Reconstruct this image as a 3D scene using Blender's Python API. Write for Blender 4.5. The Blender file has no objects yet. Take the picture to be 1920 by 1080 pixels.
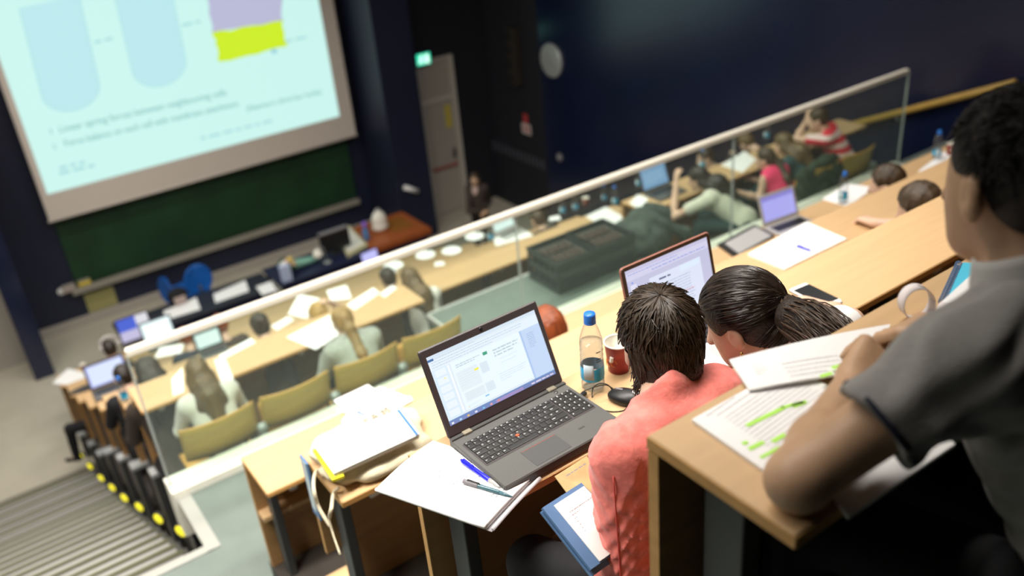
import bpy, bmesh, math, random
import numpy as np
from mathutils import Vector, Matrix
random.seed(7)
rng = np.random.default_rng(11)
SC = bpy.context.scene
COL = SC.collection
PI = math.pi

# ------------------------------------------------------------------ camera
# world: x along the rows (to the right), y towards the screen, z up; the lens is the origin
FPX = 1682.99
YAW, PIT, ROL = 0.569196, 0.489927, -0.0962565
def _cam_rot():
    c, s = math.cos(YAW), math.sin(YAW)
    Rz = np.array([[c, -s, 0], [s, c, 0], [0, 0, 1.]])
    B = np.array([[1., 0, 0], [0, 0, -1], [0, 1, 0]])
    c, s = math.cos(PIT), math.sin(PIT)
    Rx = np.array([[1., 0, 0], [0, c, -s], [0, s, c]])
    c, s = math.cos(ROL), math.sin(ROL)
    Rr = np.array([[c, -s, 0], [s, c, 0], [0, 0, 1.]])
    return Rr @ Rx @ B @ Rz
CM = _cam_rot()                       # rows: image right, image down, forward
cam_d = bpy.data.cameras.new('camera')
cam = bpy.data.objects.new('camera', cam_d)
COL.objects.link(cam)
cam.matrix_world = Matrix(((CM[0, 0], -CM[1, 0], -CM[2, 0], 0),
                           (CM[0, 1], -CM[1, 1], -CM[2, 1], 0),
                           (CM[0, 2], -CM[1, 2], -CM[2, 2], 0), (0, 0, 0, 1)))
cam_d.sensor_width = 36
cam_d.lens = FPX / 1920 * 36
cam_d.clip_start = 0.05
cam_d.dof.use_dof = True
cam_d.dof.focus_distance = 2.08
cam_d.dof.aperture_fstop = 1.9
SC.camera = cam

def ray(px, py):
    return CM.T @ np.array([(px - 960) / FPX, (py - 540) / FPX, 1.])
def at_z(px, py, z):
    d = ray(px, py); return d * (z / d[2])
def at_y(px, py, y):
    d = ray(px, py); return d * (y / d[1])
def at_x(px, py, x):
    d = ray(px, py); return d * (x / d[0])
def at_d(px, py, dep):
    return ray(px, py) * dep

# ------------------------------------------------------------------ world, lights, exposure
W = bpy.data.worlds.new('world'); SC.world = W
W.use_nodes = True
W.node_tree.nodes['Background'].inputs[0].default_value = (0.75, 0.8, 1, 1)
W.node_tree.nodes['Background'].inputs[1].default_value = 0.05
SC.view_settings.view_transform = 'Standard'
SC.view_settings.look = 'None'
SC.view_settings.exposure = 0.0
SC.view_settings.gamma = 1
SC.view_settings.use_curve_mapping = False

def area(name, loc, sx, sy, power, col=(1, 0.9, 0.74), rot=(0, 0, 0), spread=180):
    d = bpy.data.lights.new(name, 'AREA'); d.shape = 'RECTANGLE'
    d.size = sx; d.size_y = sy; d.energy = power; d.color = col
    d.spread = math.radians(spread)
    o = bpy.data.objects.new(name, d); COL.objects.link(o)
    o.location = loc; o.rotation_euler = rot
    return o
# rows of warm ceiling luminaires over the seating (the camera end of the hall is unlit)
WARM = (1, 0.94, 0.86)
area('ceiling_lamp', (0.9, 2.10, 1.7), 4.0, 0.35, 160, WARM, rot=(math.radians(12.5), 0, 0), spread=110)
area('ceiling_lamp', (-1.3, 2.5, 1.6), 0.35, 2.4, 66, WARM, rot=(math.radians(20), math.radians(-20), 0), spread=106)  # extra side lamp, added to brighten the arm of the coral jacket
area('ceiling_lamp', (3.4, 4.0, 1.6), 7.0, 0.35, 100, WARM, rot=(math.radians(8), 0, 0), spread=140)
area('ceiling_lamp', (3.6, 6.3, 1.0), 7.0, 0.35, 150, WARM, spread=150)
area('ceiling_lamp', (3.6, 8.6, 0.3), 7.0, 0.35, 175, WARM, spread=150)
area('ceiling_lamp', (-1.8, 7.5, 0.4), 1.2, 4.0, 200, WARM)
area('ceiling_lamp', (0.5, 12.0, -0.5), 6.0, 0.35, 165, WARM)

# ------------------------------------------------------------------ materials
def mat(name, col, rough=0.6, metal=0.0, spec=0.5, noise=0.0, nscale=8.0, bump=0.0, bscale=60.0,
        emit=None, estr=1.0, trans=0.0, alpha=1.0, ior=1.45, stretch=None, detail=4.0, coat=0.0, sheen=0.0):
    m = bpy.data.materials.new(name); m.use_nodes = True
    nt = m.node_tree; n = nt.nodes; p = n['Principled BSDF']
    def si(k, v):
        if k in p.inputs: p.inputs[k].default_value = v
    c4 = (*col, 1)
    si('Base Color', c4); si('Roughness', rough); si('Metallic', metal); si('Specular IOR Level', spec)
    si('IOR', ior); si('Transmission Weight', trans); si('Alpha', alpha); si('Coat Weight', coat); si('Sheen Weight', sheen)
    if noise > 0 or bump > 0:
        tc = n.new('ShaderNodeTexCoord'); mp = n.new('ShaderNodeMapping')
        nt.links.new(tc.outputs['Object'], mp.inputs[0])
        if stretch: mp.inputs['Scale'].default_value = stretch
    if noise > 0:
        t = n.new('ShaderNodeTexNoise'); t.inputs['Scale'].default_value = nscale; t.inputs['Detail'].default_value = detail
        nt.links.new(mp.outputs[0], t.inputs['Vector'])
        r = n.new('ShaderNodeValToRGB')
        r.color_ramp.elements[0].position = 0.3; r.color_ramp.elements[1].position = 0.7
        r.color_ramp.elements[0].color = tuple(max(0, v * (1 - noise)) for v in col) + (1,)
        r.color_ramp.elements[1].color = tuple(min(1, v * (1 + noise)) for v in col) + (1,)
        nt.links.new(t.outputs['Fac'], r.inputs[0]); nt.links.new(r.outputs[0], p.inputs['Base Color'])
    if bump > 0:
        t2 = n.new('ShaderNodeTexNoise'); t2.inputs['Scale'].default_value = bscale; t2.inputs['Detail'].default_value = 5
        nt.links.new(mp.outputs[0], t2.inputs['Vector'])
        b = n.new('ShaderNodeBump'); b.inputs['Strength'].default_value = bump; b.inputs['Distance'].default_value = 0.01
        nt.links.new(t2.outputs['Fac'], b.inputs['Height']); nt.links.new(b.outputs[0], p.inputs['Normal'])
    if emit is not None:
        si('Emission Color', (*emit, 1)); si('Emission Strength', estr)
    return m
def emat(name, col, strength=1.0):
    return mat(name, (0.02, 0.02, 0.02), 0.4, emit=col, estr=strength)
M = {}
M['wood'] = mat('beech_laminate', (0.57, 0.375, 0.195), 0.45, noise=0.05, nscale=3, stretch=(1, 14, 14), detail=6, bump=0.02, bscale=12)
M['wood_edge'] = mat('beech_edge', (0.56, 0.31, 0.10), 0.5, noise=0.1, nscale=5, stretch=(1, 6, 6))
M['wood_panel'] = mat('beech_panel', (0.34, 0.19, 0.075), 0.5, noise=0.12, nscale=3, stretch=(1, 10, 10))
M['plywood'] = mat('plywood', (0.47, 0.295, 0.065), 0.4, noise=0.1, nscale=4, stretch=(1, 1, 8))
M['ply_edge'] = mat('plywood_edge', (0.66, 0.36, 0.09), 0.45)
M['steel'] = mat('painted_steel', (0.045, 0.046, 0.046), 0.45)
M['grey_metal'] = mat('grey_cast_metal', (0.42, 0.44, 0.44), 0.35, metal=0.3)
M['alu'] = mat('aluminium', (0.72, 0.71, 0.68), 0.35, metal=0.6)
M['alu_dark'] = mat('dark_aluminium', (0.25, 0.25, 0.24), 0.4, metal=0.4)
M['curb'] = mat('pale_stone_curb', (0.78, 0.77, 0.68), 0.45, noise=0.05)
M['lino'] = mat('grey_green_linoleum', (0.155, 0.19, 0.17), 0.5, noise=0.08, nscale=5)
M['lino_dark'] = mat('dark_brown_linoleum', (0.05, 0.042, 0.035), 0.6, noise=0.1, nscale=5)
M['floor'] = mat('grey_beige_floor', (0.46, 0.43, 0.35), 0.4, noise=0.05, nscale=3)
M['navy'] = mat('navy_wall_panel', (0.006, 0.011, 0.038), 0.24, spec=0.7, noise=0.12, nscale=1.2)
M['navy_dark'] = mat('dark_navy_paint', (0.010, 0.013, 0.034), 0.5, noise=0.1, nscale=1)
M['black_wall'] = mat('black_acoustic_wall', (0.009, 0.010, 0.016), 0.7)
M['grey_wall'] = mat('light_grey_wall', (0.36, 0.33, 0.29), 0.7)
M['black'] = mat('black_plastic', (0.012, 0.012, 0.013), 0.4)
M['black_cloth'] = mat('black_cloth', (0.008, 0.008, 0.010), 0.85)
M['white'] = mat('white_paper', (0.88, 0.88, 0.88), 0.6)
M['white_plastic'] = mat('white_plastic', (0.85, 0.85, 0.84), 0.35)
M['skin'] = mat('skin', (0.66, 0.43, 0.31), 0.5, noise=0.06, nscale=25)
M['skin_tan'] = mat('tanned_skin', (0.53, 0.33, 0.20), 0.5, noise=0.06, nscale=25)
M['ink'] = mat('grey_ink', (0.32, 0.32, 0.34), 0.7)
M['ink_dark'] = mat('black_ink', (0.04, 0.04, 0.05), 0.7)

def glass_mat(name, tint, alpha, rough=0.03, edge=0.0):
    m = bpy.data.materials.new(name); m.use_nodes = True
    nt = m.node_tree; n = nt.nodes; n.clear()
    out = n.new('ShaderNodeOutputMaterial'); tr = n.new('ShaderNodeBsdfTransparent'); gl = n.new('ShaderNodeBsdfGlossy')
    lw = n.new('ShaderNodeLayerWeight'); lw.inputs[0].default_value = 0.5; pw = n.new('ShaderNodeMath'); pw.operation = 'POWER'; pw.inputs[1].default_value = 5.0
    fr = n.new('ShaderNodeMath'); fr.operation = 'MULTIPLY_ADD'; fr.inputs[1].default_value = 0.6; fr.inputs[2].default_value = 0.03; mx = n.new('ShaderNodeMixShader')
    nt.links.new(lw.outputs['Facing'], pw.inputs[0]); nt.links.new(pw.outputs[0], fr.inputs[0])
    tr.inputs[0].default_value = (*tint, 1); gl.inputs['Roughness'].default_value = rough
    df = n.new('ShaderNodeBsdfDiffuse'); df.inputs[0].default_value = (*[t * 0.9 for t in tint], 1)
    m2 = n.new('ShaderNodeMixShader'); m2.inputs[0].default_value = alpha
    if edge > 0:
        ed = n.new('ShaderNodeMath'); ed.operation = 'MULTIPLY_ADD'; ed.inputs[1].default_value = edge; ed.inputs[2].default_value = alpha; ep = n.new('ShaderNodeMath'); ep.operation = 'POWER'; ep.inputs[1].default_value = 2.5
        nt.links.new(lw.outputs['Facing'], ep.inputs[0]); nt.links.new(ep.outputs[0], ed.inputs[0]); nt.links.new(ed.outputs[0], m2.inputs[0]); df.inputs[0].default_value = (0.30, 0.29, 0.27, 1)
    nt.links.new(fr.outputs[0], mx.inputs[0]); nt.links.new(tr.outputs[0], mx.inputs[1]); nt.links.new(gl.outputs[0], mx.inputs[2])
    nt.links.new(mx.outputs[0], m2.inputs[1]); nt.links.new(df.outputs[0], m2.inputs[2]); nt.links.new(m2.outputs[0], out.inputs[0])
    return m
M['glass'] = glass_mat('barrier_glass', (0.90, 0.97, 0.93), 0.035)  # slight diffuse share stands in for the haze of reflected light
M['pet'] = glass_mat('clear_bottle_plastic', (0.93, 0.945, 0.955), 0.06, 0.06, 0.55)
M['film'] = glass_mat('clear_sleeve', (0.95, 0.94, 0.96), 0.5, 0.15)

# ------------------------------------------------------------------ mesh helpers
class MB:
    def __init__(s): s.v = []; s.f = []
    def add(s, vs, fs):
        o = len(s.v); s.v += [tuple(float(c) for c in v) for v in vs]; s.f += [tuple(i + o for i in f) for f in fs]; return s
    def box(s, x0, x1, y0, y1, z0, z1, b=0.0):
        if b <= 0:
            v = [(x, y, z) for z in (z0, z1) for y in (y0, y1) for x in (x0, x1)]
            return s.add(v, [(0, 2, 3, 1), (4, 5, 7, 6), (0, 1, 5, 4), (2, 6, 7, 3), (0, 4, 6, 2), (1, 3, 7, 5)])
        # bevelled: rounded-corner outline extruded with chamfered rims
        def ring(ins, z):
            out = []
            for cx, cy, a0 in ((x1 - b, y1 - b, 0), (x0 + b, y1 - b, 90), (x0 + b, y0 + b, 180), (x1 - b, y0 + b, 270)):
                for k in range(3):
                    a = math.radians(a0 + 45 * k); out.append((cx + (b - ins) * math.cos(a), cy + (b - ins) * math.sin(a), z))
            return out
        e = min(b * 0.5, (z1 - z0) * 0.45)
        rings = [ring(e, z0), ring(0, z0 + e), ring(0, z1 - e), ring(e, z1)]
        v = [p for r in rings for p in r]; n = 12; f = []
        for k in range(3):
            for i in range(n):
                f.append((k * n + i, k * n + (i + 1) % n, (k + 1) * n + (i + 1) % n, (k + 1) * n + i))
        f.append(tuple(range(n - 1, -1, -1))); f.append(tuple(range(3 * n, 4 * n)))
        return s.add(v, f)
    def hexa(s, p):      # 8 points: 4 bottom ccw, 4 top ccw
        return s.add(p, [(3, 2, 1, 0), (4, 5, 6, 7), (0, 1, 5, 4), (1, 2, 6, 5), (2, 3, 7, 6), (3, 0, 4, 7)])
    def slab(s, p4, t):  # quad p4 (ccw from above) extruded down by t along its normal
        p = [np.array(q, float) for q in p4]
        n = np.cross(p[1] - p[0], p[3] - p[0]); n /= np.linalg.norm(n)
        return s.hexa([q - n * t for q in p] + p)
    def tube(s, pts, r, n=8, cap=True):
        pts = [np.array(p, float) for p in pts]; m = len(pts)
        rs = r if hasattr(r, '__len__') else [r] * m
        v = []; up = None
        for i in range(m):
            t = pts[min(i + 1, m - 1)] - pts[max(i - 1, 0)]; t = t / (np.linalg.norm(t) + 1e-12)
            if up is None:
                up = np.array([0, 0, 1.]) if abs(t[2]) < 0.9 else np.array([1., 0, 0])
            a = np.cross(t, up); a /= np.linalg.norm(a) + 1e-12; b = np.cross(a, t); up = b
            for k in range(n):
                th = 2 * PI * k / n; v.append(pts[i] + rs[i] * (a * math.cos(th) + b * math.sin(th)))
        f = [(i * n + k, i * n + (k + 1) % n, (i + 1) * n + (k + 1) % n, (i + 1) * n + k) for i in range(m - 1) for k in range(n)]
        if cap: f += [tuple(range(n - 1, -1, -1)), tuple(range((m - 1) * n, m * n))]
        return s.add(v, f)
    def lathe(s, prof, c=(0, 0, 0), n=20, axis=None, cap=True):
        v = []; f = []
        A = np.eye(3) if axis is None else _basis(axis)
        for r, z in prof:
            for k in range(n):
                th = 2 * PI * k / n
                v.append(np.array(c) + A @ np.array([r * math.cos(th), r * math.sin(th), z]))
        m = len(prof)
        f = [(i * n + k, i * n + (k + 1) % n, (i + 1) * n + (k + 1) % n, (i + 1) * n + k) for i in range(m - 1) for k in range(n)]
        if cap: f += [tuple(range(n - 1, -1, -1)), tuple(range((m - 1) * n, m * n))]
        return s.add(v, f)
    def prism(s, poly, z0, z1):
        n = len(poly); v = [(x, y, z0) for x, y in poly] + [(x, y, z1) for x, y in poly]
        f = [(i, (i + 1) % n, n + (i + 1) % n, n + i) for i in range(n)] + [tuple(range(n - 1, -1, -1)), tuple(range(n, 2 * n))]
        return s.add(v, f)
    def grid(s, fn, nu, nv, thick=None):
        P = [[np.array(fn(i / nu, j / nv), float) for j in range(nv + 1)] for i in range(nu + 1)]
        v = [P[i][j] for i in range(nu + 1) for j in range(nv + 1)]; w = nv + 1
        f = [(i * w + j, (i + 1) * w + j, (i + 1) * w + j + 1, i * w + j + 1) for i in range(nu) for j in range(nv)]
        if thick is None: return s.add(v, f)
        # closed sheet with real thickness along the vertex normals
        N = []
        for i in range(nu + 1):
            for j in range(nv + 1):
                a = P[min(i + 1, nu)][j] - P[max(i - 1, 0)][j]; b = P[i][min(j + 1, nv)] - P[i][max(j - 1, 0)]
                n_ = np.cross(a, b); N.append(n_ / (np.linalg.norm(n_) + 1e-12))
        k = len(v); v2 = v + [p - q * thick for p, q in zip(v, N)]
        f2 = f + [tuple(k + x for x in reversed(q)) for q in f]
        for i in range(nu):
            for j in (0, nv):
                a, b = i * w + j, (i + 1) * w + j
                f2.append((b, a, k + a, k + b) if j == 0 else (a, b, k + b, k + a))
        for j in range(nv):
            for i in (0, nu):
                a, b = i * w + j, i * w + j + 1
                f2.append((a, b, k + b, k + a) if i == 0 else (b, a, k + a, k + b))
        return s.add(v2, f2)
    def xf(s, mtx):
        s.v = [tuple(mtx @ Vector(p)) for p in s.v]; return s
    def build(s, name, material, parent=None, smooth=False, loc=None):
        me = bpy.data.meshes.new(name); me.from_pydata(s.v, [], s.f); me.update()
        if smooth:
            me.polygons.foreach_set('use_smooth', [True] * len(me.polygons))
        if material is not None: me.materials.append(M[material] if isinstance(material, str) else material)
        o = bpy.data.objects.new(name, me); COL.objects.link(o)
        if parent is not None: o.parent = parent
        if loc is not None: o.location = loc
        return o
def _basis(ax):
    z = np.array(ax, float); z /= np.linalg.norm(z)
    h = np.array([0, 0, 1.]) if abs(z[2]) < 0.9 else np.array([1., 0, 0])
    x = np.cross(h, z); x /= np.linalg.norm(x); return np.array([x, np.cross(z, x), z]).T

def tag(o, label=None, cat=None, group=None, kind=None):
    if label: o['label'] = label
    if cat: o['category'] = cat
    if group: o['group'] = group
    if kind: o['kind'] = kind
    return o
def thing(name, label, cat, loc=(0, 0, 0), rz=0.0, group=None):
    o = bpy.data.objects.new(name, None); COL.objects.link(o)
    o.location = [float(c) for c in loc]; o.rotation_euler = (0, 0, rz); o.empty_display_size = 0.1
    return tag(o, label, cat, group)
def struct(name, mb, m, smooth=False):
    return tag(mb.build(name, m, None, smooth), kind='structure')
def kids(o):
    return [c for c in COL.objects if c.parent == o]
def copy_tree(o, parent=None):
    c = o.copy(); COL.objects.link(c)
    if parent is not None: c.parent = parent
    for ch in kids(o): copy_tree(ch, c)
    return c
def dup(o, loc, rz=None, label=None, group=None):
    c = copy_tree(o); c.location = [float(q) for q in loc]
    if rz is not None: c.rotation_euler = (0, 0, rz)
    if label: c['label'] = label
    if group: c['group'] = group
    return c
def R2(x, y, a): return (x * math.cos(a) - y * math.sin(a), x * math.sin(a) + y * math.cos(a))

# lettering: built-in font turned into mesh, kept as (verts, faces) so it can be joined into one part
_tc = {}
def text_geo(txt, size=1.0, align='LEFT'):
    key = (txt, align)
    if key not in _tc:
        cu = bpy.data.curves.new('lettering', 'FONT'); cu.body = txt; cu.align_x = align; cu.size = 1; cu.resolution_u = 2
        ob = bpy.data.objects.new('lettering', cu); COL.objects.link(ob)
        bpy.context.view_layer.update()
        dg = bpy.context.evaluated_depsgraph_get()
        me = bpy.data.meshes.new_from_object(ob.evaluated_get(dg))
        _tc[key] = ([tuple(v.co) for v in me.vertices], [tuple(p.vertices) for p in me.polygons])
        bpy.data.objects.remove(ob); bpy.data.curves.remove(cu); bpy.data.meshes.remove(me)
    v, f = _tc[key]
    return [(x * size, y * size, z * size) for x, y, z in v], f
def put_text(mb, txt, size, o, ex, ey, align='LEFT'):
    v, f = text_geo(txt, size, align); o = np.array(o, float); ex = np.array(ex, float); ey = np.array(ey, float)
    mb.add([o + ex * x + ey * y for x, y, z in v], f)

# ------------------------------------------------------------------ smooth-union solids (bodies, cloth, hair)
def cone(a, b, ra, rb=None, k=None): return ('c', np.array(a, float), np.array(b, float), ra, ra if rb is None else rb, k)
def ell(c, r, A=None, k=None): return ('e', np.array(c, float), np.array(r, float), np.eye(3) if A is None else np.array(A, float), k)
def cut(c, r, A=None, k=None): return ('x', np.array(c, float), np.array(r, float), np.eye(3) if A is None else np.array(A, float), k)
def sdf_mesh(prims, res, k=0.03, wob=None):
    lo = np.full(3, 1e9); hi = -lo
    bbs = []
    for p in prims:
        if p[0] == 'c':
            r = max(p[3], p[4]); a = np.minimum(p[1], p[2]) - r; b = np.maximum(p[1], p[2]) + r
        else:
            e = np.sqrt(((p[3] * p[2][None, :]) ** 2).sum(1)); a = p[1] - e; b = p[1] + e
        bbs.append((a, b))
        if p[0] != 'x': lo = np.minimum(lo, a); hi = np.maximum(hi, b)
    lo -= 3 * res; hi += 3 * res
    n = np.ceil((hi - lo) / res).astype(int) + 1
    V = np.full(n, 0.5)
    ax = [lo[i] + res * np.arange(n[i]) for i in range(3)]
    for p, (a, b) in zip(prims, bbs):
        kk = (p[5] if p[0] == 'c' else p[4]); kk = k if kk is None else kk
        mg = kk + 3 * res
        i0 = np.clip(np.floor((a - mg - lo) / res).astype(int), 0, n); i1 = np.clip(np.ceil((b + mg - lo) / res).astype(int) + 1, 0, n)
        if np.any(i1 <= i0): continue
        sl = tuple(slice(i0[i], i1[i]) for i in range(3))
        P = np.stack(np.meshgrid(ax[0][sl[0]], ax[1][sl[1]], ax[2][sl[2]], indexing='ij'), -1)
        if p[0] == 'c':
            ab = p[2] - p[1]; L = ab @ ab + 1e-12; pa = P - p[1]
            t = np.clip((pa @ ab) / L, 0, 1)
            d = np.linalg.norm(pa - t[..., None] * ab, axis=-1) - (p[3] + (p[4] - p[3]) * t)
        else:
            q = (P - p[1]) @ p[3]
            k0 = np.linalg.norm(q / p[2], axis=-1); k1 = np.linalg.norm(q / (p[2] ** 2), axis=-1) + 1e-9
            d = k0 * (k0 - 1) / k1
            d = np.where(k0 < 1e-4, -p[2].min(), d)
        cur = V[sl]
        if p[0] == 'x':
            d = -d; h = np.clip(0.5 - 0.5 * (d - cur) / kk, 0, 1); V[sl] = d * (1 - h) + cur * h + kk * h * (1 - h)
            # smooth max
            h = np.clip(0.5 + 0.5 * (d - cur) / kk, 0, 1); V[sl] = cur * (1 - h) + d * h + kk * h * (1 - h)
        else:
            h = np.clip(0.5 + 0.5 * (cur - d) / kk, 0, 1); V[sl] = cur * (1 - h) + d * h - kk * h * (1 - h)
    if wob is not None:
        P = np.stack(np.meshgrid(*ax, indexing='ij'), -1); V = V + wob(P)
    S = V < 0
    # surface nets
    cs = tuple(n - 1)
    acc = np.zeros(cs + (3,)); cnt = np.zeros(cs)
    corners = [(i, j, l) for i in (0, 1) for j in (0, 1) for l in (0, 1)]
    def cor(A, c): return A[c[0]:c[0] + cs[0], c[1]:c[1] + cs[1], c[2]:c[2] + cs[2]]
    for c in corners:
        for d_ in range(3):
            if c[d_] == 0:
                e = list(c); e[d_] = 1
                va, vb = cor(V, c), cor(V, e); m = (va < 0) != (vb < 0)
                t = np.where(m, va / np.where(m, va - vb, 1), 0)
                for q in range(3):
                    acc[..., q] += m * (c[q] + (t if q == d_ else 0))
                cnt += m
    act = cnt > 0
    idx = np.full(cs, -1); idx[act] = np.arange(act.sum())
    ijk = np.argwhere(act)
    verts = lo + res * (ijk + acc[act] / cnt[act][:, None])
    faces = []
    for d_ in range(3):
        u, w = [(1, 2), (2, 0), (0, 1)][d_]
        A = S.take(range(0, n[d_] - 1), d_); B = S.take(range(1, n[d_]), d_)
        E = np.argwhere(A != B)
        E = E[(E[:, u] > 0) & (E[:, w] > 0) & (E[:, u] < n[u] - 1) & (E[:, w] < n[w] - 1)]
        if len(E) == 0: continue
        fl = A[tuple(E.T)]
        def id_(du, dw):
            q = E.copy(); q[:, u] -= du; q[:, w] -= dw; return idx[tuple(q.T)]
        F = np.stack([id_(1, 1), id_(0, 1), id_(0, 0), id_(1, 0)], 1)
        F[~fl] = F[~fl][:, ::-1]
        faces.append(F)
    F = np.concatenate(faces)
    return verts, F[(F >= 0).all(1)]
def blob(name, prims, res, material, parent, k=0.03, wob=None, base=(0, 0, 0), smooth_it=1):
    v, f = sdf_mesh(prims, res, k, wob)
    if smooth_it:
        e = np.concatenate([f[:, [0, 1]], f[:, [1, 2]], f[:, [2, 3]], f[:, [3, 0]]]); e = np.concatenate([e, e[:, ::-1]])
        for _ in range(smooth_it):
            sm = np.zeros_like(v); c = np.zeros(len(v)); np.add.at(sm, e[:, 0], v[e[:, 1]]); np.add.at(c, e[:, 0], 1)
            v = 0.5 * v + 0.5 * sm / np.maximum(c, 1)[:, None]
    v = v - np.array(base)
    me = bpy.data.meshes.new(name)
    me.vertices.add(len(v)); me.vertices.foreach_set('co', v.astype(np.float32).ravel())
    me.loops.add(len(f) * 4); me.loops.foreach_set('vertex_index', f.astype(np.int32).ravel())
    me.polygons.add(len(f)); me.polygons.foreach_set('loop_start', np.arange(0, len(f) * 4, 4, dtype=np.int32))
    me.polygons.foreach_set('use_smooth', np.ones(len(f), dtype=bool))
    me.update(calc_edges=True); me.validate()
    me.materials.append(M[material] if isinstance(material, str) else material)
    o = bpy.data.objects.new(name, me); COL.objects.link(o)
    if parent is not None: o.parent = parent
    return o

# ------------------------------------------------------------------ rows of the hall
ZF = -7.15                     # lecture floor at the front
ZAIS = -3.60                   # cross-aisle between the two blocks
# upper block: near edge y, far edge y, top z
UP = dict(A=(0.535, 0.812, -0.848), B=(1.41, 1.715, -1.431), C=(2.34, 2.69, -2.02), D=(3.41, 3.762, -2.695))
LOWZ = [-3.46, -3.95, -4.41, -4.85, -5.28, -5.66, -6.03, -6.32]
LOWX = [0.58, 0.57, 0.52, 0.50, 0.46, 0.42, 0.40, 0.36]
LOWY = [5.80 + 0.88 * i for i in range(8)]
XWALL = 9.3

# ------------------------------------------------------------------ shell
struct('floor', MB().box(-6, XWALL + 0.2, 11.2, 16.4, ZF - 0.15, ZF), 'floor')
struct('ceiling', MB().box(-6.2, XWALL + 0.3, -3, 16.6, 3.0, 3.15), 'black_wall')
struct('wall_back', MB().box(-6.2, XWALL + 0.3, -3.2, -3.0, -3.6, 3.1), 'navy_dark')
struct('wall_left', MB().box(-6.2, -6.0, -3.0, 16.4, ZF - 0.1, 3.1), 'grey_wall')
struct('wall_right', MB().box(XWALL, XWALL + 0.2, -3.0, 12.9, ZF - 0.1, 3.1), 'navy')
struct('wall_right_front', MB().box(XWALL + 0.02, XWALL + 0.22, 12.9, 15.0, ZF - 0.1, 3.1), 'black_wall')
# front: board wall between two piers, grey corridor wall to the left, door wall to the right
struct('wall_front', MB().box(0.2, 7.5, 15.4, 15.6, ZF - 0.1, 3.1), 'navy_dark')
struct('wall_front_left', MB().box(-6.0, 0.15, 14.75, 14.9, ZF - 0.1, 3.1), 'grey_wall')
m = MB(); m.box(7.4, 7.86, 14.85, 15.0, ZF - 0.1, 3.1); m.box(8.62, XWALL + 0.02, 14.85, 15.0, ZF - 0.1, 3.1); m.box(7.86, 8.62, 14.85, 15.0, -4.02, 3.1)
struct('wall_front_right', m, 'black_wall')
struct('pier_left', MB().box(0.13, 0.42, 14.0, 15.42, ZF - 0.1, 3.1, 0.01), 'navy')
struct('pier_right', MB().box(6.75, 7.48, 14.12, 15.42, ZF - 0.1, 3.1, 0.01), 'navy_dark')
struct('baseboard_front', MB().box(0.42, 6.75, 15.34, 15.4, ZF, ZF + 0.16, 0.008), 'grey_wall')

# door in its frame
d = thing('door_1', 'pale grey door with a transom panel in the far right corner', 'door', (8.24, 14.86, ZF)); tag(d, kind='structure')
m = MB(); m.box(-0.38, 0.30, -0.02, 0.03, 0.02, 2.32, 0.004); m.build('door_leaf', 'grey_wall', d)
m = MB(); m.box(-0.38, 0.30, -0.015, 0.03, 2.38, 3.1, 0.004); m.build('transom_panel', 'grey_wall', d)
M['door_frame'] = mat('door_frame_paint', (0.52, 0.49, 0.44), 0.55)
m = MB(); m.box(0.30, 0.39, -0.07, 0.06, 0.0, 3.14, 0.004); m.box(-0.40, -0.38, -0.05, 0.06, 0.0, 3.14); m.box(-0.38, 0.30, -0.05, 0.04, 2.32, 2.38); m.box(-0.38, 0.30, -0.05, 0.05, 3.1, 3.14)
m.build('door_frame', 'door_frame', d)
M['red_bar'] = mat('dull_red_push_bar', (0.35, 0.05, 0.04), 0.5)
m = MB(); m.tube([(-0.30, -0.07, 1.0), (0.22, -0.07, 1.0)], 0.022, 8); m.box(-0.31, -0.27, -0.07, -0.02, 0.97, 1.03); m.box(0.19, 0.23, -0.07, -0.02, 0.97, 1.03); m.build('push_bar', 'red_bar', d)
m = MB(); m.box(0.19, 0.24, -0.05, -0.02, 1.12, 1.32, 0.01); m.tube([(0.215, -0.06, 1.2), (0.12, -0.07, 1.2)], 0.01, 6); m.build('door_handle', 'black', d)
M['yellow_note'] = mat('yellow_notice', (0.55, 0.45, 0.08), 0.6)
m = MB(); m.box(0.10, 0.24, -0.026, -0.021, 1.75, 2.2); m.build('notice', 'yellow_note', d)

# ------------------------------------------------------------------ seating tiers
def tier(y0, y1, x0, x1, ztop, zbot):
    return struct('seating_tier', MB().box(x0, x1, y0, y1, zbot, ztop), 'lino_dark')
XR = 9.28
tier(-3.0, 0.86, 0.735, XR, -1.58, -3.7)
tier(0.86, 1.74, 0.735, XR, -2.16, -3.7)
tier(1.74, 2.72, 0.735, XR, -2.75, -3.7)
tier(2.72, 3.80, 0.735, XR, -3.42, -3.75)
# cross-aisle, with the stair well cut out on the left
m = MB(); m.box(0.56, XR, 3.80, 5.08, -3.9, ZAIS); m.box(-6, 0.56, 3.0, 4.34, -3.9, ZAIS)
struct('cross_aisle', m, 'lino')
# upper aisle steps (run up beside the ends of the upper desks)
m = MB()
for i in range(12):
    m.box(-6, 0.735, 3.0 - 0.28 * (i + 1), 3.0 - 0.28 * i, -3.9, ZAIS + 0.17 * (i + 1))
struct('aisle_stairs_upper', m, 'lino')
# metal edge of the stair well
m = MB(); m.box(-6, 0.56, 4.30, 4.36, ZAIS - 0.03, ZAIS + 0.006); m.box(0.52, 0.60, 4.30, 4.90, ZAIS - 0.03, ZAIS + 0.008)
M['edge_metal'] = mat('worn_edge_metal', (0.40, 0.40, 0.37), 0.45, metal=0.3)
struct('trim_1', m, 'edge_metal')
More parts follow.
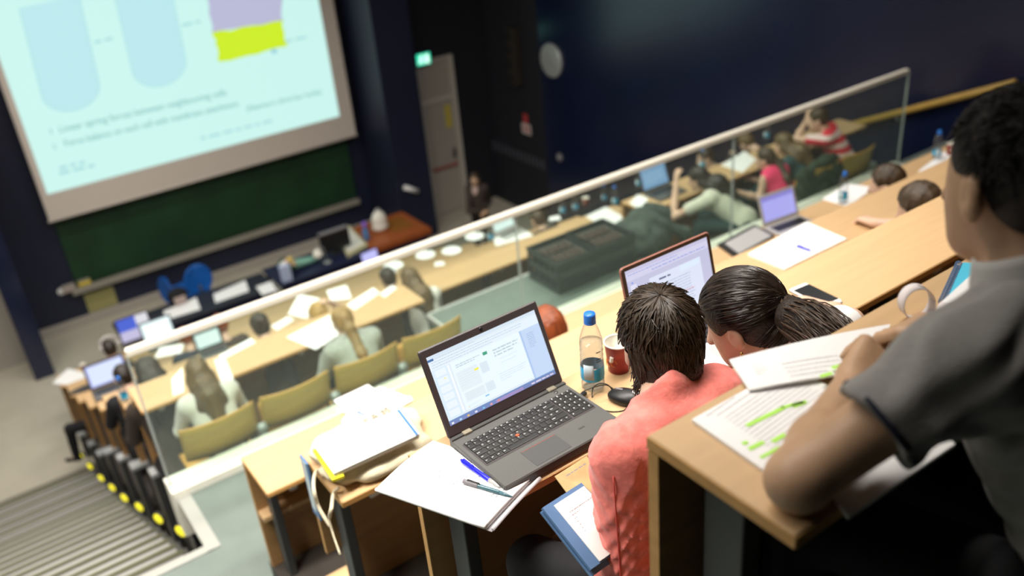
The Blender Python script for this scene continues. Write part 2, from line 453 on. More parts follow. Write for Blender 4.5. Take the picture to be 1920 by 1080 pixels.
# lower tiers
for i in range(8):
    zf = LOWZ[i] - 0.73 if i < 7 else ZF + 0.04
    y0 = 5.08 if i == 0 else LOWY[i] - 0.52
    y1 = LOWY[i] + 0.37
    tier(y0, y1, LOWX[i] + 0.02, XR, zf, ZF - 0.2)
    # metal cheek at the aisle end of each tier, with a pale cap
    x = LOWX[i]
    zc = zf + (0.46 if i < 5 else 0.30)
    m = MB(); m.box(x - 0.03, x + 0.02, y0 - 0.06, y0 + 0.13, zf - 0.8, zc); struct('tier_cheek', m, 'steel')
    m = MB(); m.box(x - 0.04, x + 0.14, y0 - 0.07, y0 + 0.04, zc, zc + 0.03); struct('cheek_cap', m, 'grey_metal')
# curb under the glass barrier
m = MB(); m.box(0.50, 8.05, 4.885, 4.97, ZAIS - 0.3, -3.545, 0.006); m.box(0.50, 8.05, 4.985, 5.075, ZAIS - 0.3, -3.545, 0.006); m.box(0.50, 8.05, 4.96, 4.99, ZAIS - 0.3, -3.555)
struct('barrier_curb', m, 'curb')
struct('tier_wall', MB().box(0.56, XR, 5.075, 5.10, ZF, -3.60), 'lino')
# raised landing where the crates stand
struct('raised_landing', MB().box(2.83, 4.97, 5.08, 5.74, -4.2, -3.565, 0.004), 'lino')
m = MB(); m.box(2.82, 2.845, 5.08, 5.75, -3.60, -3.56); m.box(2.82, 4.98, 5.73, 5.755, -3.60, -3.56)
struct('trim_2', m, 'alu')

# ------------------------------------------------------------------ aisle stairs with ribbed metal treads
M['tread'] = mat('ribbed_tread_metal', (0.10, 0.10, 0.09), 0.45, metal=0.2)
M['tread_shade'] = mat('tread_shadow_strip', (0.05, 0.055, 0.05), 0.6)  # dark strips on the risers, shade put into the colour
M['tread_rib'] = mat('bright_tread_rib', (0.50, 0.49, 0.46), 0.35, metal=0.3)
M['tread_yel'] = mat('worn_yellow_nosing', (0.24, 0.25, 0.10), 0.5)
nodes = [(4.36, -3.60), (5.30, -4.40), (6.38, -4.95), (7.26, -5.38), (8.14, -5.82), (9.02, -6.24), (9.90, -6.62), (10.78, -6.95), (11.55, ZF)]
body = MB(); ribs = MB(); shade_strips = MB(); yel = MB()
for (ya, za), (yb, zb_) in zip(nodes[:-1], nodes[1:]):
    ns = max(1, int(round((za - zb_) / 0.155))); dy = (yb - ya) / ns; dz = (za - zb_) / ns
    for i in range(ns):
        y0 = ya + i * dy; y1 = y0 + dy; zt = za - dz * (i + 1)
        if zt < ZF + 0.01: continue
        xr = 0.58 - 0.036 * (y0 - 4.36)
        body.box(-6, xr, y0, y1 + 0.01, ZF - 0.3, zt)
        nr = max(2, int(round((dy - 0.06) / 0.082)))
        for k in range(nr):
            yy = y0 + 0.03 + (dy - 0.05) * k / nr
            ribs.box(-6, xr - 0.04, yy, yy + 0.034, zt, zt + 0.008)
        yel.box(-6, xr - 0.03, y1 - 0.022, y1 - 0.012, zt, zt + 0.010)
        shade_strips.box(-6, xr - 0.03, y1, y1 + 0.012, zt - dz, zt - 0.01)
st = struct('aisle_stairs', body, 'tread')
for nm, b, mm in (('tread_ribs', ribs, 'tread_rib'), ('tread_shade_strips', shade_strips, 'tread_shade'), ('nosing_strips', yel, 'tread_yel')):
    b.build(nm, mm, st)
# yellow step lamps, one at each tier end
M['step_lamp'] = mat('yellow_step_lamp', (0.7, 0.6, 0.02), 0.4, emit=(0.95, 0.85, 0.03), estr=0.9)
lamps = [(341, 994), (299, 971), (263, 949), (235, 932), (212, 913), (191, 895), (170, 873), (153, 854)]
proto = None
words = ['nearest', 'second', 'third', 'fourth', 'fifth', 'sixth', 'seventh', 'farthest']
for i, (px, py) in enumerate(lamps):
    P = at_y(px, py, (5.5 + 0.88 * i) * 0.985)
    lab = 'round yellow step light beside the aisle stairs, %s from the cross-aisle' % words[i]
    if proto is None:
        proto = thing('step_lamp', lab, 'step light', P, group='yellow step lights along the stairs')
        MB().lathe([(0.03, -0.02), (0.055, -0.015), (0.06, 0.0), (0.055, 0.012)], n=16, axis=(-1, 0, 0)).build('lamp_rim', 'steel', proto, True)
        MB().lathe([(0.048, 0.0), (0.046, 0.016), (0.03, 0.022), (0.001, 0.024)], n=16, axis=(-1, 0, 0)).build('lens', 'step_lamp', proto, True)
        proto.rotation_euler = (0, 0, 0.5)
    else:
        o = dup(proto, P, 0.5, lab)

# ------------------------------------------------------------------ lecture desks
M['bracket'] = mat('pale_grey_bracket', (0.45, 0.45, 0.46), 0.5)
def desk(label, yn, yf, z, x0, x1, zfloor, panel_drop=None, legstep=1.65, shelf=True, group=None, skip_leg=False):
    t = thing('lecture_desk', label, 'desk', (x0, yn, zfloor), group=group)
    w = x1 - x0; dp = yf - yn; h = z - zfloor
    m = MB(); m.box(0, w, 0, dp, h - 0.026, h, 0.004); top = m.build('desk_top', 'wood', t)
    m = MB(); m.box(0.0, w, -0.0015, 0.0, h - 0.023, h - 0.003); m.box(-0.0015, 0, 0.0, dp, h - 0.023, h - 0.003); m.build('edge_band', 'wood_edge', top)
    pd = h - 0.03 if panel_drop is None else panel_drop
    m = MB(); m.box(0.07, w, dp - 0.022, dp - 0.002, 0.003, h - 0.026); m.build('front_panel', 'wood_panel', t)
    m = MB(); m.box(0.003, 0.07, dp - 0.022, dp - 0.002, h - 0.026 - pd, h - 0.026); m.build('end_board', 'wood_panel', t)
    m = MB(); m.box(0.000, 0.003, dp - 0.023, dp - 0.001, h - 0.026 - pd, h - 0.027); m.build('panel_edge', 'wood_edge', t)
    if shelf:
        m = MB(); m.box(0.004, w, dp - 0.10, dp - 0.023, h - 0.36, h - 0.335); m.build('book_rail', 'wood', t)
    n = max(2, int(round(w / legstep)) + 1)
    for i in range(n):
        x = 0.05 + (w - 0.14) * i / (n - 1)
        m = MB(); m.box(x, x + 0.04, dp - 0.15, dp - 0.07, 0, h - 0.026, 0.004); m.build('leg', 'steel', t)
        m = MB()
        m.hexa([(x + 0.07, 0.05, h - 0.085), (x + 0.105, 0.05, h - 0.085), (x + 0.105, 0.075, h - 0.085), (x + 0.07, 0.075, h - 0.085),
                (x + 0.07, 0.03, h - 0.026), (x + 0.105, 0.03, h - 0.026), (x + 0.105, 0.16, h - 0.026), (x + 0.07, 0.16, h - 0.026)])
        m.build('bracket', 'bracket', t)
    return t
desk('long beech desk nearest the camera, where the person in grey leans on papers', *UP['A'], 0.735, 8.0, -1.58, shelf=False)
desk('long beech desk carrying the open dark laptop, water bottle and smartphone', *UP['B'], 0.735, 8.0, -2.16, 0.47, shelf=False)
desk('long beech desk with the canvas bag and folder at its left end', *UP['C'], 0.735, 8.0, -2.75, 0.46, shelf=False)
desk('front desk of the upper block, beside the cross-aisle behind the glass', *UP['D'], 0.735, 8.0, -3.42)
for i in range(8):
    yn, z = LOWY[i], LOWZ[i]; zf = z - 0.73 if i < 7 else ZF + 0.04
    if i == 0:
        desk('short beech desk left of the landing, just below the glass barrier', yn, yn + 0.37, z, LOWX[0], 2.86, zf, shelf=False, legstep=1.0)
        desk('beech desk right of the landing, used by the people in cream and pink', yn, yn + 0.37, z, 5.30, 8.6, zf, shelf=False)
    else:
        wd = ['', 'second', 'third', 'fourth', 'fifth', 'sixth', 'seventh', 'front'][i]
        xr = 5.95 if i == 1 else 6.1
        lab = ('long beech desk below the landing with papers, plates and a lit tablet' if i == 1 else
               'front beech desk nearest the lecture floor' if i == 7 else
               'beech desk of the lower block, %s row down from the glass barrier' % wd)
        desk(lab, yn, yn + 0.35, z, LOWX[i], xr, zf, shelf=False, legstep=2.0)

# ------------------------------------------------------------------ tip-up seats
def make_seat(label, loc, group, down=False):
    t = thing('tip_up_seat', label, 'seat', loc, group=group)
    W_ = 0.50
    def back(u, v):
        x = (u - 0.5) * W_
        c = 0.05 * (1 - (2 * u - 1) ** 2)                # curved in plan
        z = 0.60 + 0.27 * v
        return (x, -c - 0.05 * v, z)
    m = MB(); m.grid(back, 14, 6, 0.014); bk = m.build('backrest', 'plywood', t, True)
    m = MB(); m.tube([np.array(back(u / 14, 1.0)) + (0, 0.007, 0.001) for u in range(15)], 0.009, 6); m.build('top_edge', 'ply_edge', bk, True)
    m = MB()
    def pan(u, v): return ((u - 0.5) * 0.46, 0.05 + 0.36 * v, 0.405) if down else ((u - 0.5) * 0.46, 0.04 + 0.05 * v + 0.03 * math.sin(PI * v), 0.44 + 0.31 * v)
    m.grid(pan, 6, 6, 0.014); m.build('seat_pan', 'ply_edge', t, True)
    m = MB()
    m.tube([(0.27, 0.0, 0.30), (0.27, -0.02, 0.5), (0.27, -0.03, 0.66)], [0.03, 0.034, 0.028], 10)
    m.lathe([(0.001, -0.035), (0.034, -0.03), (0.036, 0.03), (0.001, 0.036)], c=(0.27, -0.03, 0.64), n=12, axis=(1, 0, 0))
    m.build('hinge_bracket', 'grey_metal', t, True)
    m = MB(); m.box(0.25, 0.29, -0.05, 0.06, 0.0, 0.32, 0.006); m.build('pedestal', 'steel', t)
    return t
ZFL0 = LOWZ[0] - 0.73
seat0 = make_seat('empty plywood tip-up seat behind the curb, second from the stairs', (0.93 + 0.545, 5.20, ZFL0), 'tip-up seats behind the curb')
SY = 5.20
seat0.location.y = SY
seat1 = make_seat('occupied plywood tip-up seat at the stair end, behind the long brown hair', (0.93, SY, ZFL0), 'tip-up seats behind the curb', True)
dup(seat1, (0.93 + 1.09, SY, ZFL0), 0, 'occupied plywood tip-up seat behind the grey sweater')
dup(seat0, (0.93 + 1.635, SY, ZFL0), 0, 'plywood tip-up seat next to the raised landing, behind the dark laptop')
dup(seat0, (7.02, SY, ZFL0), 0, 'tip-up seat with a dark green jacket hung over it', 'tip-up seats right of the landing')
dup(seat1, (7.56, SY, ZFL0), 0, 'plywood tip-up seat behind the person in the red striped shirt', 'tip-up seats right of the landing')
# seats of the upper rows, folded down under the desks in front
def make_pan(label, loc, group):
    t = thing('fold_down_seat', label, 'seat', loc, group=group)
    def pan(u, v): return ((u - 0.5) * 0.44, 0.36 * v - 0.36, 0.45 + 0.02 * (v - 0.5) ** 2 * 4)
    m = MB(); m.grid(pan, 6, 6, 0.014); m.build('seat_pan', 'wood', t, True)
    m = MB(); m.box(-0.03, 0.03, -0.08, 0.0, 0.36, 0.44, 0.006); m.box(-0.03, 0.03, -0.02, 0.0, 0.0, 0.40, 0.004); m.build('support', 'steel', t)
    return t
pan0 = make_pan('empty fold-down wooden seat below the canvas bag, at the aisle end', (0.97, 3.06, -3.46), 'fold-down seats of the upper block')
dup(pan0, (0.98, 2.08, -2.75), 0, 'empty fold-down wooden seat below the white sheaf of papers and the laptop')

# ------------------------------------------------------------------ glass barrier with handrail
b = thing('glass_barrier', 'long glass barrier with a pale handrail between the upper and lower blocks', 'glass barrier', (0.52, 4.98, -3.545))
L = 7.46; n = 3
xs = [0.0, 2.75, 5.02, L]; M['joint'] = glass_mat('clear_joint_seal', (0.75, 0.80, 0.78), 0.35, 0.2)
for i in range(3):
    m = MB(); m.box(xs[i] + 0.012, xs[i + 1] - 0.012, -0.006, 0.006, 0.0, 0.955); m.build('glass_pane', 'glass', b)
M['rail'] = mat('pale_handrail', (0.80, 0.76, 0.66), 0.4)
m = MB(); m.box(0.0, L - 0.03, -0.025, 0.025, 0.955, 1.0, 0.012); m.build('handrail', 'rail', b)
for x in xs: MB().box(x - 0.007, x + 0.007, -0.009, 0.009, 0.0, 0.955).build('pane_joint', 'joint', b)

# wooden handrail on the right wall
h = thing('wall_handrail', 'sloping wooden handrail on the navy right wall', 'handrail', (XWALL - 0.09, 0, 0))
p0 = np.array([0, 4.55, -2.89]); p1 = np.array([0, 7.2, -4.10]); dv = (p1 - p0) / np.linalg.norm(p1 - p0)
m = MB(); m.tube([p0, p0 + dv * 0.01, p1], [0.03, 0.04, 0.04], 14); m.build('rail', 'plywood', h, True)
for y in (4.67, 5.83, 6.9):
    q = p0 + dv * ((y - 4.55) / dv[1])
    m = MB(); m.tube([q + (0, 0, -0.035), q + (0, 0, -0.08), q + (0.09, 0, -0.09)], 0.013, 8); m.lathe([(0.035, 0), (0.035, 0.012), (0.001, 0.014)], c=q + (0.085, 0, -0.09), n=12, axis=(-1, 0, 0)); m.build('wall_bracket', 'grey_metal', h, True)

# ------------------------------------------------------------------ front of the hall: screen, board, signs
M['screen_border'] = mat('screen_fabric', (0.62, 0.56, 0.50), 0.7)
M['slide'] = mat('projected_slide', (0.05, 0.05, 0.05), 0.8, emit=(0.58, 0.90, 0.84), estr=1.0)
Y0 = 15.1
s = thing('projection_screen', 'large projection screen showing a pale cyan slide above the green board', 'projection screen', (3.9, Y0, -5.14))
zb = -0.34 * Y0; xl, xr = 0.076 * Y0, 0.434 * Y0; zt = zb + 4.3
m = MB(); m.box(xl - 3.9, xr - 3.9, 0, 0.03, 0, zt - zb); m.build('screen_fabric', 'screen_border', s)
m = MB(); m.tube([(xl - 3.92, 0.015, -0.0), (xr - 3.88, 0.015, 0.0)], 0.022, 8); m.build('bottom_bar', 'screen_border', s, True)
a1, a2 = at_y(88, 362, Y0), at_y(637, 220, Y0)
sx0, sx1, sz0 = a1[0], a2[0] , (a1[2] + a2[2]) / 2
def loc(P): return np.array(P) - np.array([3.9, Y0, -5.14])
sl = MB().box(sx0 - 3.9 - 0.0, sx1 - 3.9, -0.003, 0.0, sz0 + 5.14, zt + 5.14 - 0.1).build('slide', 'slide', s)
def poly_on(name, pts, col, off, strength=1.0, parent=None):
    mm = emat('slide_' + name, col, strength)
    P = [loc(at_y(px, py, Y0 - off)) for px, py in pts]
    n = len(P); P2 = [p + np.array([0, 0.001, 0]) for p in P]
    m = MB(); m.add(P + P2, [tuple(range(n)), tuple(range(2 * n - 1, n - 1, -1))] + [(i, n + i, n + (i + 1) % n, (i + 1) % n) for i in range(n)])
    return m.build(name, mm, parent)
def ragged(pts, amp, n=7):
    out = []
    for i in range(len(pts)):
        a, b_ = np.array(pts[i], float), np.array(pts[(i + 1) % len(pts)], float)
        for k in range(n):
            out.append(tuple(a + (b_ - a) * k / n + rng.uniform(-amp, amp, 2)))
    return out
poly_on('lavender_cell_area', ragged([(388, -30), (528, -40), (529, 40), (398, 62)], 3), (0.49, 0.50, 0.68), 0.006, parent=sl)
poly_on('yellow_cell_area', ragged([(399, 62), (530, 40), (538, 88), (412, 115)], 3), (0.61, 0.85, 0.02), 0.010, parent=sl)
poly_on('blue_note', [(508, 93), (518, 91), (520, 99), (510, 101)], (0.30, 0.62, 0.75), 0.012, parent=sl)
def tube_shape(name, cx, cy, w, topy, dx, off):      # test-tube outline drawn on the slide
    L_, R_, D_ = [], [], []
    for k in range(0, 13):
        a = PI * k / 12
        D_.append((cx + w / 2 * math.cos(a) * 0.98 + 6 * math.sin(a) * 0.5, cy + 40 * math.sin(a) - 8 * math.cos(a)))
    pts = [(cx + w / 2 + dx, topy - 14)] + D_ + [(cx - w / 2 + dx, topy + 10)]
    poly_on(name, pts, (0.50, 0.81, 0.85), off, parent=sl)
    ot = emat('slide_outline', (0.42, 0.72, 0.76))
    m = MB(); m.tube([loc(at_y(px, py, Y0 - off - 0.002)) for px, py in pts], 0.008, 4); m.build(name + '_outline', ot, sl)
tube_shape('left_tube', 132, 168, 112, 5, -40, 0.006)
tube_shape('right_tube', 298, 122, 104, -30, -34, 0.006)
M['slide_text'] = emat('slide_text_colour', (0.16, 0.42, 0.44))
M['slide_text2'] = emat('slide_text_pale', (0.38, 0.68, 0.72))
ex = np.array([1, 0, 0]); ez = np.array([0, 0, 1])
m = MB()
def line_on(m, txt, p, q, hpx):
    A, B = loc(at_y(*p, Y0 - 0.012)), loc(at_y(*q, Y0 - 0.012))
    v, f = text_geo(txt, 1.0); w = max(x for x, y, z in v)
    sc = np.linalg.norm(B - A) / w
    e = (B - A) / np.linalg.norm(B - A)
    hz = hpx / 113.0
    m.add([A + e * x * sc + ez * y * hz for x, y, z in v], f)
def tline(mat_, name, *a):
    m = MB(); line_on(m, *a); m.build(name, mat_, sl)
T1, T2 = ('slide_text', 'slide_text_line'), ('slide_text2', 'slide_small_text_line')
tline(*T1, 'Linear spring forces between neighbouring cells', (112, 249), (425, 178), 17)
tline(*T1, 'Force balance on each cell with membrane attachment', (122, 275), (448, 199), 17)
tline(*T1, "(Newton's third law holds)", (463, 209), (603, 176), 15)
tline(*T1, '1', (92, 252), (98, 250.6), 13); tline(*T1, '2', (100, 280), (106, 278.6), 13)
def faded(p, q, hpx):                      # labels on the slide too faint to read
    A, B = loc(at_y(*p, Y0 - 0.012)), loc(at_y(*q, Y0 - 0.012)); e = (B - A) / np.linalg.norm(B - A)
    m = MB(); x = 0.0; L_ = np.linalg.norm(B - A); h_ = hpx / 113.0 * 0.5
    while x < L_:
        w = min(rng.uniform(0.08, 0.22), L_ - x); a = A + e * x; b_ = a + e * w
        m.add([a, b_, b_ + ez * h_, a + ez * h_], [(0, 1, 2, 3)]); x += w + 0.05
    m.build('faded_label', 'slide_text2', sl)
for p, q, h in (((377, 262), (512, 228), 9), ((112, 318), (160, 306), 10), ((112, 328), (178, 312), 10), ((342, 50), (376, 42), 8), ((178, 82), (215, 73), 8), ((535, 80), (580, 70), 8)): faded(p, q, h)

M['board'] = mat('green_chalkboard', (0.010, 0.042, 0.016), 0.5, noise=0.25, nscale=1.5)
c = thing('chalkboard', 'wide dark green chalkboard under the projection screen', 'chalkboard', (3.7, 15.4, -6.47))
x0b, x1b = 0.073 * 15.35 - 3.7, 0.42 * 15.35 - 3.7
m = MB(); m.box(x0b + 0.1, x1b, -0.05, -0.005, 0.05, 2.2, 0.004); m.build('writing_surface', 'board', c)
M['tray'] = mat('board_tray', (0.33, 0.31, 0.26), 0.45, metal=0.2)
m = MB(); m.box(x0b, x1b, -0.16, -0.005, -0.05, 0.02, 0.008); m.box(x0b, x1b, -0.17, -0.15, -0.05, 0.06, 0.004); m.build('chalk_tray', 'tray', c)
# things on and under the tray
P = at_y(160, 532, 15.22)
o = thing('sponge', 'yellow sponge lying at the left end of the board tray', 'sponge', (P[0], 15.32, -6.448))
M['yellow'] = mat('yellow_foam', (0.62, 0.47, 0.03), 0.8, bump=0.3, bscale=80)
MB().box(-0.10, 0.10, -0.05, 0.05, 0, 0.1, 0.02).build('foam', 'yellow', o)
MB().box(-0.098, 0.098, -0.048, 0.048, 0.10, 0.115, 0.01).build('felt_face', 'tray', o)
o = thing('chalk_box', 'small pinkish grey chalk box beside the yellow sponge', 'box', (P[0] - 0.25, 15.32, -6.448))
M['pinkgrey'] = mat('pinkish_grey_card', (0.42, 0.33, 0.30), 0.7)
MB().box(-0.1, 0.1, -0.05, 0.05, 0, 0.10, 0.004).build('carton', 'pinkgrey', o); MB().box(-0.102, 0.102, -0.052, 0.052, 0.08, 0.105, 0.004).build('lid', 'grey_wall', o)
a1, a2 = at_y(162, 548, 15.38), at_y(217, 575, 15.38)
o = thing('wall_poster', 'olive yellow notice pinned on the navy wall below the board', 'poster', ((a1[0] + a2[0]) / 2, 15.392, (a1[2] + a2[2]) / 2))
M['olive'] = mat('olive_paper', (0.30, 0.28, 0.11), 0.7)
MB().box(-0.24, 0.24, -0.006, 0, -0.18, 0.18).build('sheet', 'olive', o)
m = MB(); [m.lathe([(0.012, 0), (0.012, 0.01), (0.001, 0.014)], c=(x, -0.006, z), n=8, axis=(0, -1, 0)) for x in (-0.22, 0.22) for z in (-0.16, 0.16)]; m.build('pins', 'grey_metal', o)
P = at_y(115, 547, 15.38)
o = thing('wall_switch', 'small round white switch on the wall left of the board tray', 'switch', (P[0], 15.392, P[2]))
MB().lathe([(0.06, 0), (0.058, 0.015), (0.04, 0.02), (0.001, 0.022)], n=16, axis=(0, -1, 0)).build('cover', 'white_plastic', o, True)
MB().box(-0.015, 0.015, -0.032, -0.02, -0.025, 0.025, 0.004).build('rocker', 'white_plastic', o)

# green exit sign
P = at_y(795, 111, 14.7)
e = thing('exit_sign', 'glowing green emergency exit sign above the pale door', 'sign', (P[0], 14.72, P[2]))
M['exit_green'] = mat('lit_exit_green', (0.02, 0.3, 0.2), 0.4, emit=(0.04, 0.75, 0.45), estr=1.3)
MB().box(-0.15, 0.15, 0.0, 0.06, -0.11, 0.11, 0.008).build('housing', 'steel', e)
MB().box(-0.14, 0.14, -0.006, 0.0, -0.10, 0.10).build('lit_face', 'exit_green', e)
M['lit_white'] = emat('lit_white', (0.9, 1.0, 0.95), 1.4)
m = MB(); m.lathe([(0.02, 0), (0.02, 0.004)], c=(-0.04, -0.007, 0.06), n=10, axis=(0, -1, 0))
m.tube([(-0.05, -0.009, 0.035), (-0.055, -0.009, -0.02)], 0.014, 5); m.tube([(-0.055, -0.009, -0.02), (-0.02, -0.009, -0.05), (-0.03, -0.009, -0.085)], 0.010, 5); m.tube([(-0.058, -0.009, -0.02), (-0.09, -0.009, -0.05), (-0.12, -0.009, -0.055)], 0.010, 5); m.tube([(-0.05, -0.009, 0.03), (-0.01, -0.009, 0.0)], 0.009, 5); m.tube([(-0.05, -0.009, 0.03), (-0.09, -0.009, 0.0)], 0.009, 5)
m.box(0.04, 0.10, -0.009, -0.005, -0.085, 0.07)
m.build('running_figure', 'lit_white', e)

# clock, loudspeaker, fire sign and button on the right wall
P = at_x(1036, 113, XWALL)
c = thing('wall_clock', 'round white clock high on the navy right wall', 'clock', (XWALL - 0.001, P[1], P[2]))
M['clock_face'] = mat('clock_face', (0.68, 0.66, 0.62), 0.5)
MB().lathe([(0.29, 0), (0.30, 0.02), (0.29, 0.05), (0.27, 0.055)], n=40, axis=(-1, 0, 0)).build('rim', 'grey_metal', c, True)
MB().lathe([(0.275, 0.03), (0.275, 0.046)], n=40, axis=(-1, 0, 0)).build('dial', 'clock_face', c)
m = MB()
for k in range(12):
    a = PI * k / 6; y, z = math.sin(a), math.cos(a); r = 0.235
    m.tube([(-0.048, y * (r - 0.03), z * (r - 0.03)), (-0.048, y * r, z * r)], 0.006, 4)
m.build('hour_marks', 'ink_dark', c)
m = MB(); m.tube([(-0.052, 0, 0), (-0.052, 0.06, 0.10)], 0.007, 4); m.build('hour_hand', 'ink_dark', c)
m = MB(); m.tube([(-0.054, 0, 0), (-0.054, -0.14, -0.12)], 0.005, 4); m.build('minute_hand', 'ink_dark', c)
P = at_x(968, 100, XWALL)
M['speaker'] = mat('brown_black_speaker', (0.022, 0.017, 0.013), 0.7)
o = thing('column_speaker', 'tall dark brown column loudspeaker on the wall left of the clock', 'loudspeaker', (XWALL + 0.02, 13.6, -4.0))
MB().box(-0.16, 0, -0.13, 0.13, -0.52, 0.52, 0.012).build('cabinet', 'speaker', o)
m = MB(); [m.lathe([(0.085, 0), (0.08, 0.012), (0.03, 0.004), (0.001, 0.008)], c=(-0.16, 0, z), n=16, axis=(-1, 0, 0)) for z in (-0.38, -0.13, 0.13, 0.38)]; m.build('drivers', 'black', o, True)
P = at_x(987, 235, XWALL + 0.02)
o = thing('fire_sign', 'small red and white sign on the dark wall below the loudspeaker', 'sign', (XWALL + 0.018, P[1], P[2]))
M['sign_red'] = mat('sign_red', (0.45, 0.05, 0.05), 0.5); M['sign_white'] = mat('sign_white', (0.55, 0.48, 0.46), 0.5)
MB().box(-0.012, 0, -0.14, 0.14, -0.17, 0.03, 0.004).build('white_plate', 'sign_white', o)
m = MB(); m.box(-0.013, 0, -0.07, 0.07, 0.035, 0.22, 0.004); m.box(-0.016, -0.012, -0.09, -0.03, -0.13, -0.02); m.box(-0.016, -0.012, 0.01, 0.09, -0.09, -0.04); m.build('red_plate', 'sign_red', o)
P = at_x(1050, 295, XWALL)
o = thing('wall_button', 'small round grey call button on the navy wall below the clock', 'button', (XWALL - 0.0, P[1], P[2]))
M['dim_grey'] = mat('dim_grey_plastic', (0.20, 0.19, 0.20), 0.5)
MB().lathe([(0.08, 0), (0.078, 0.02), (0.05, 0.03), (0.001, 0.034)], n=16, axis=(-1, 0, 0)).build('bezel', 'dim_grey', o, True); MB().lathe([(0.03, 0.02), (0.03, 0.045), (0.001, 0.048)], n=12, axis=(-1, 0, 0)).build('push_cap', 'grey_metal', o, True)
# vent slots along the dark wall
o = thing('vent_strip', 'row of small vent slots along the black side wall near the door', 'vent', (XWALL + 0.02, 13.0, -5.98))
m = MB(); m.box(-0.012, 0, -0.05, 1.9, -0.13, 0.13); m.build('plate', 'black_wall', o)
M['vent'] = mat('vent_slot_grey', (0.06, 0.06, 0.075), 0.5)
m = MB()
for k in range(14): m.box(-0.02, -0.012, 0.13 * k, 0.13 * k + 0.07, -0.10, 0.10, 0.004)
m.build('slots', 'vent', o)
o = thing('wall_bracket_lamp', 'small white handset-shaped lamp on the dark pier left of the door', 'lamp', tuple(at_y(768, 353, 14.1)))
m = MB(); m.tube([(-0.13, -0.05, 0.07), (0.13, -0.05, -0.08)], 0.045, 10); m.build('tube_body', 'white_plastic', o, True)
m = MB(); m.box(-0.03, 0.03, -0.02, 0.03, -0.05, 0.05); m.build('mount', 'steel', o)

# ------------------------------------------------------------------ people
def nrm(v): v = np.array(v, float); return v / (np.linalg.norm(v) + 1e-12)
def head_axes(yaw, pitch, roll=0.0):
    # columns: right, forward, up.  yaw 0 faces +y, positive yaw turns to the left; pitch > 0 looks down
    f0 = np.array([-math.sin(yaw), math.cos(yaw), 0.]); r = np.array([math.cos(yaw), math.sin(yaw), 0.]); u0 = np.array([0, 0, 1.])
    f = f0 * math.cos(pitch) - u0 * math.sin(pitch); u = u0 * math.cos(pitch) + f0 * math.sin(pitch)
    r2 = r * math.cos(roll) + u * math.sin(roll); u2 = u * math.cos(roll) - r * math.sin(roll)
    return np.array([r2, f, u2]).T
def head_prims(H, A, s=1.0):
    def P(x, y, z): return H + A @ (np.array([x, y, z]) * s)
    out = [ell(P(0, -0.012, 0.028), np.array([0.073, 0.094, 0.088]) * s, A, 0.02),
           ell(P(0, 0.028, -0.035), np.array([0.060, 0.066, 0.078]) * s, A, 0.03),
           ell(P(0, 0.055, -0.085), np.array([0.036, 0.034, 0.028]) * s, A, 0.03),
           cut(P(-0.030, 0.098, 0.002), np.array([0.017, 0.016, 0.011]) * s, A, 0.012),
           cut(P(0.030, 0.098, 0.002), np.array([0.017, 0.016, 0.011]) * s, A, 0.012),
           cone(P(0, 0.088, 0.006), P(0, 0.108, -0.030), 0.008 * s, 0.012 * s, 0.012),
           ell(P(0, 0.082, -0.060), np.array([0.022, 0.010, 0.005]) * s, A, 0.006),
           ell(P(0, 0.080, -0.071), np.array([0.018, 0.010, 0.006]) * s, A, 0.006)]
    for q in (-1, 1):
        B = A @ np.array([[math.cos(0.35 * q), -math.sin(0.35 * q), 0], [math.sin(0.35 * q), math.cos(0.35 * q), 0], [0, 0, 1]])
        out += [ell(P(0.079 * q, -0.006, -0.010), np.array([0.012, 0.022, 0.033]) * s, B, 0.008),
                cut(P(0.092 * q, -0.002, -0.004), np.array([0.006, 0.011, 0.017]) * s, B, 0.005)]
    return out
def hand_prims(w, d, n, side, curl=0.6, s=1.0, spread=0.0, thumb_in=0.4):
    """w wrist, d direction of the fingers, n back-of-hand normal, side +1 when the thumb is on +x (x = d x n)"""
    d = nrm(d); n = nrm(n - d * (d @ n)); x = np.cross(d, n)
    def P(a, b, c): return w + (x * a + d * b + n * c) * s
    o = []
    for q in (-0.028, -0.009, 0.010, 0.028):
        o.append(cone(P(q * 0.55, 0.012, 0), P(q, 0.078, 0.004), 0.017 * s, 0.0135 * s, 0.012))
    lens = [0.068, 0.082, 0.088, 0.078]                    # little ... index, unequal
    for i, q in enumerate((-0.030, -0.010, 0.011, 0.031)):
        L = lens[i]; qq = q * side
        a = P(qq, 0.080, 0.004); c1 = curl * (0.55 + 0.1 * (3 - i)); c2 = c1 + curl * 0.9; c3 = c2 + curl * 0.7
        sp = spread * (q / 0.03) * side
        def st(p, ang, l): return p + (d * math.cos(ang) - n * math.sin(ang) + x * sp) * l * s
        b = st(a, c1, L * 0.46); c = st(b, c2, L * 0.31); e = st(c, c3, L * 0.23)
        o += [cone(a, b, 0.0105 * s, 0.0095 * s, 0.006), cone(b, c, 0.0095 * s, 0.0085 * s, 0.004), cone(c, e, 0.0085 * s, 0.0070 * s, 0.004)]
    t0 = P(0.022 * side, 0.022, -0.004); t1 = P(0.050 * side, 0.052, -0.016 - 0.02 * thumb_in); t2 = P((0.056 - 0.02 * thumb_in) * side, 0.082, -0.024 - 0.03 * thumb_in); t3 = P((0.050 - 0.04 * thumb_in) * side, 0.104, -0.028 - 0.035 * thumb_in)
    o += [cone(t0, t1, 0.016 * s, 0.012 * s, 0.012), cone(t1, t2, 0.0115 * s, 0.0100 * s, 0.004), cone(t2, t3, 0.0100 * s, 0.0078 * s, 0.004)]
    return o
HAIRM = {}
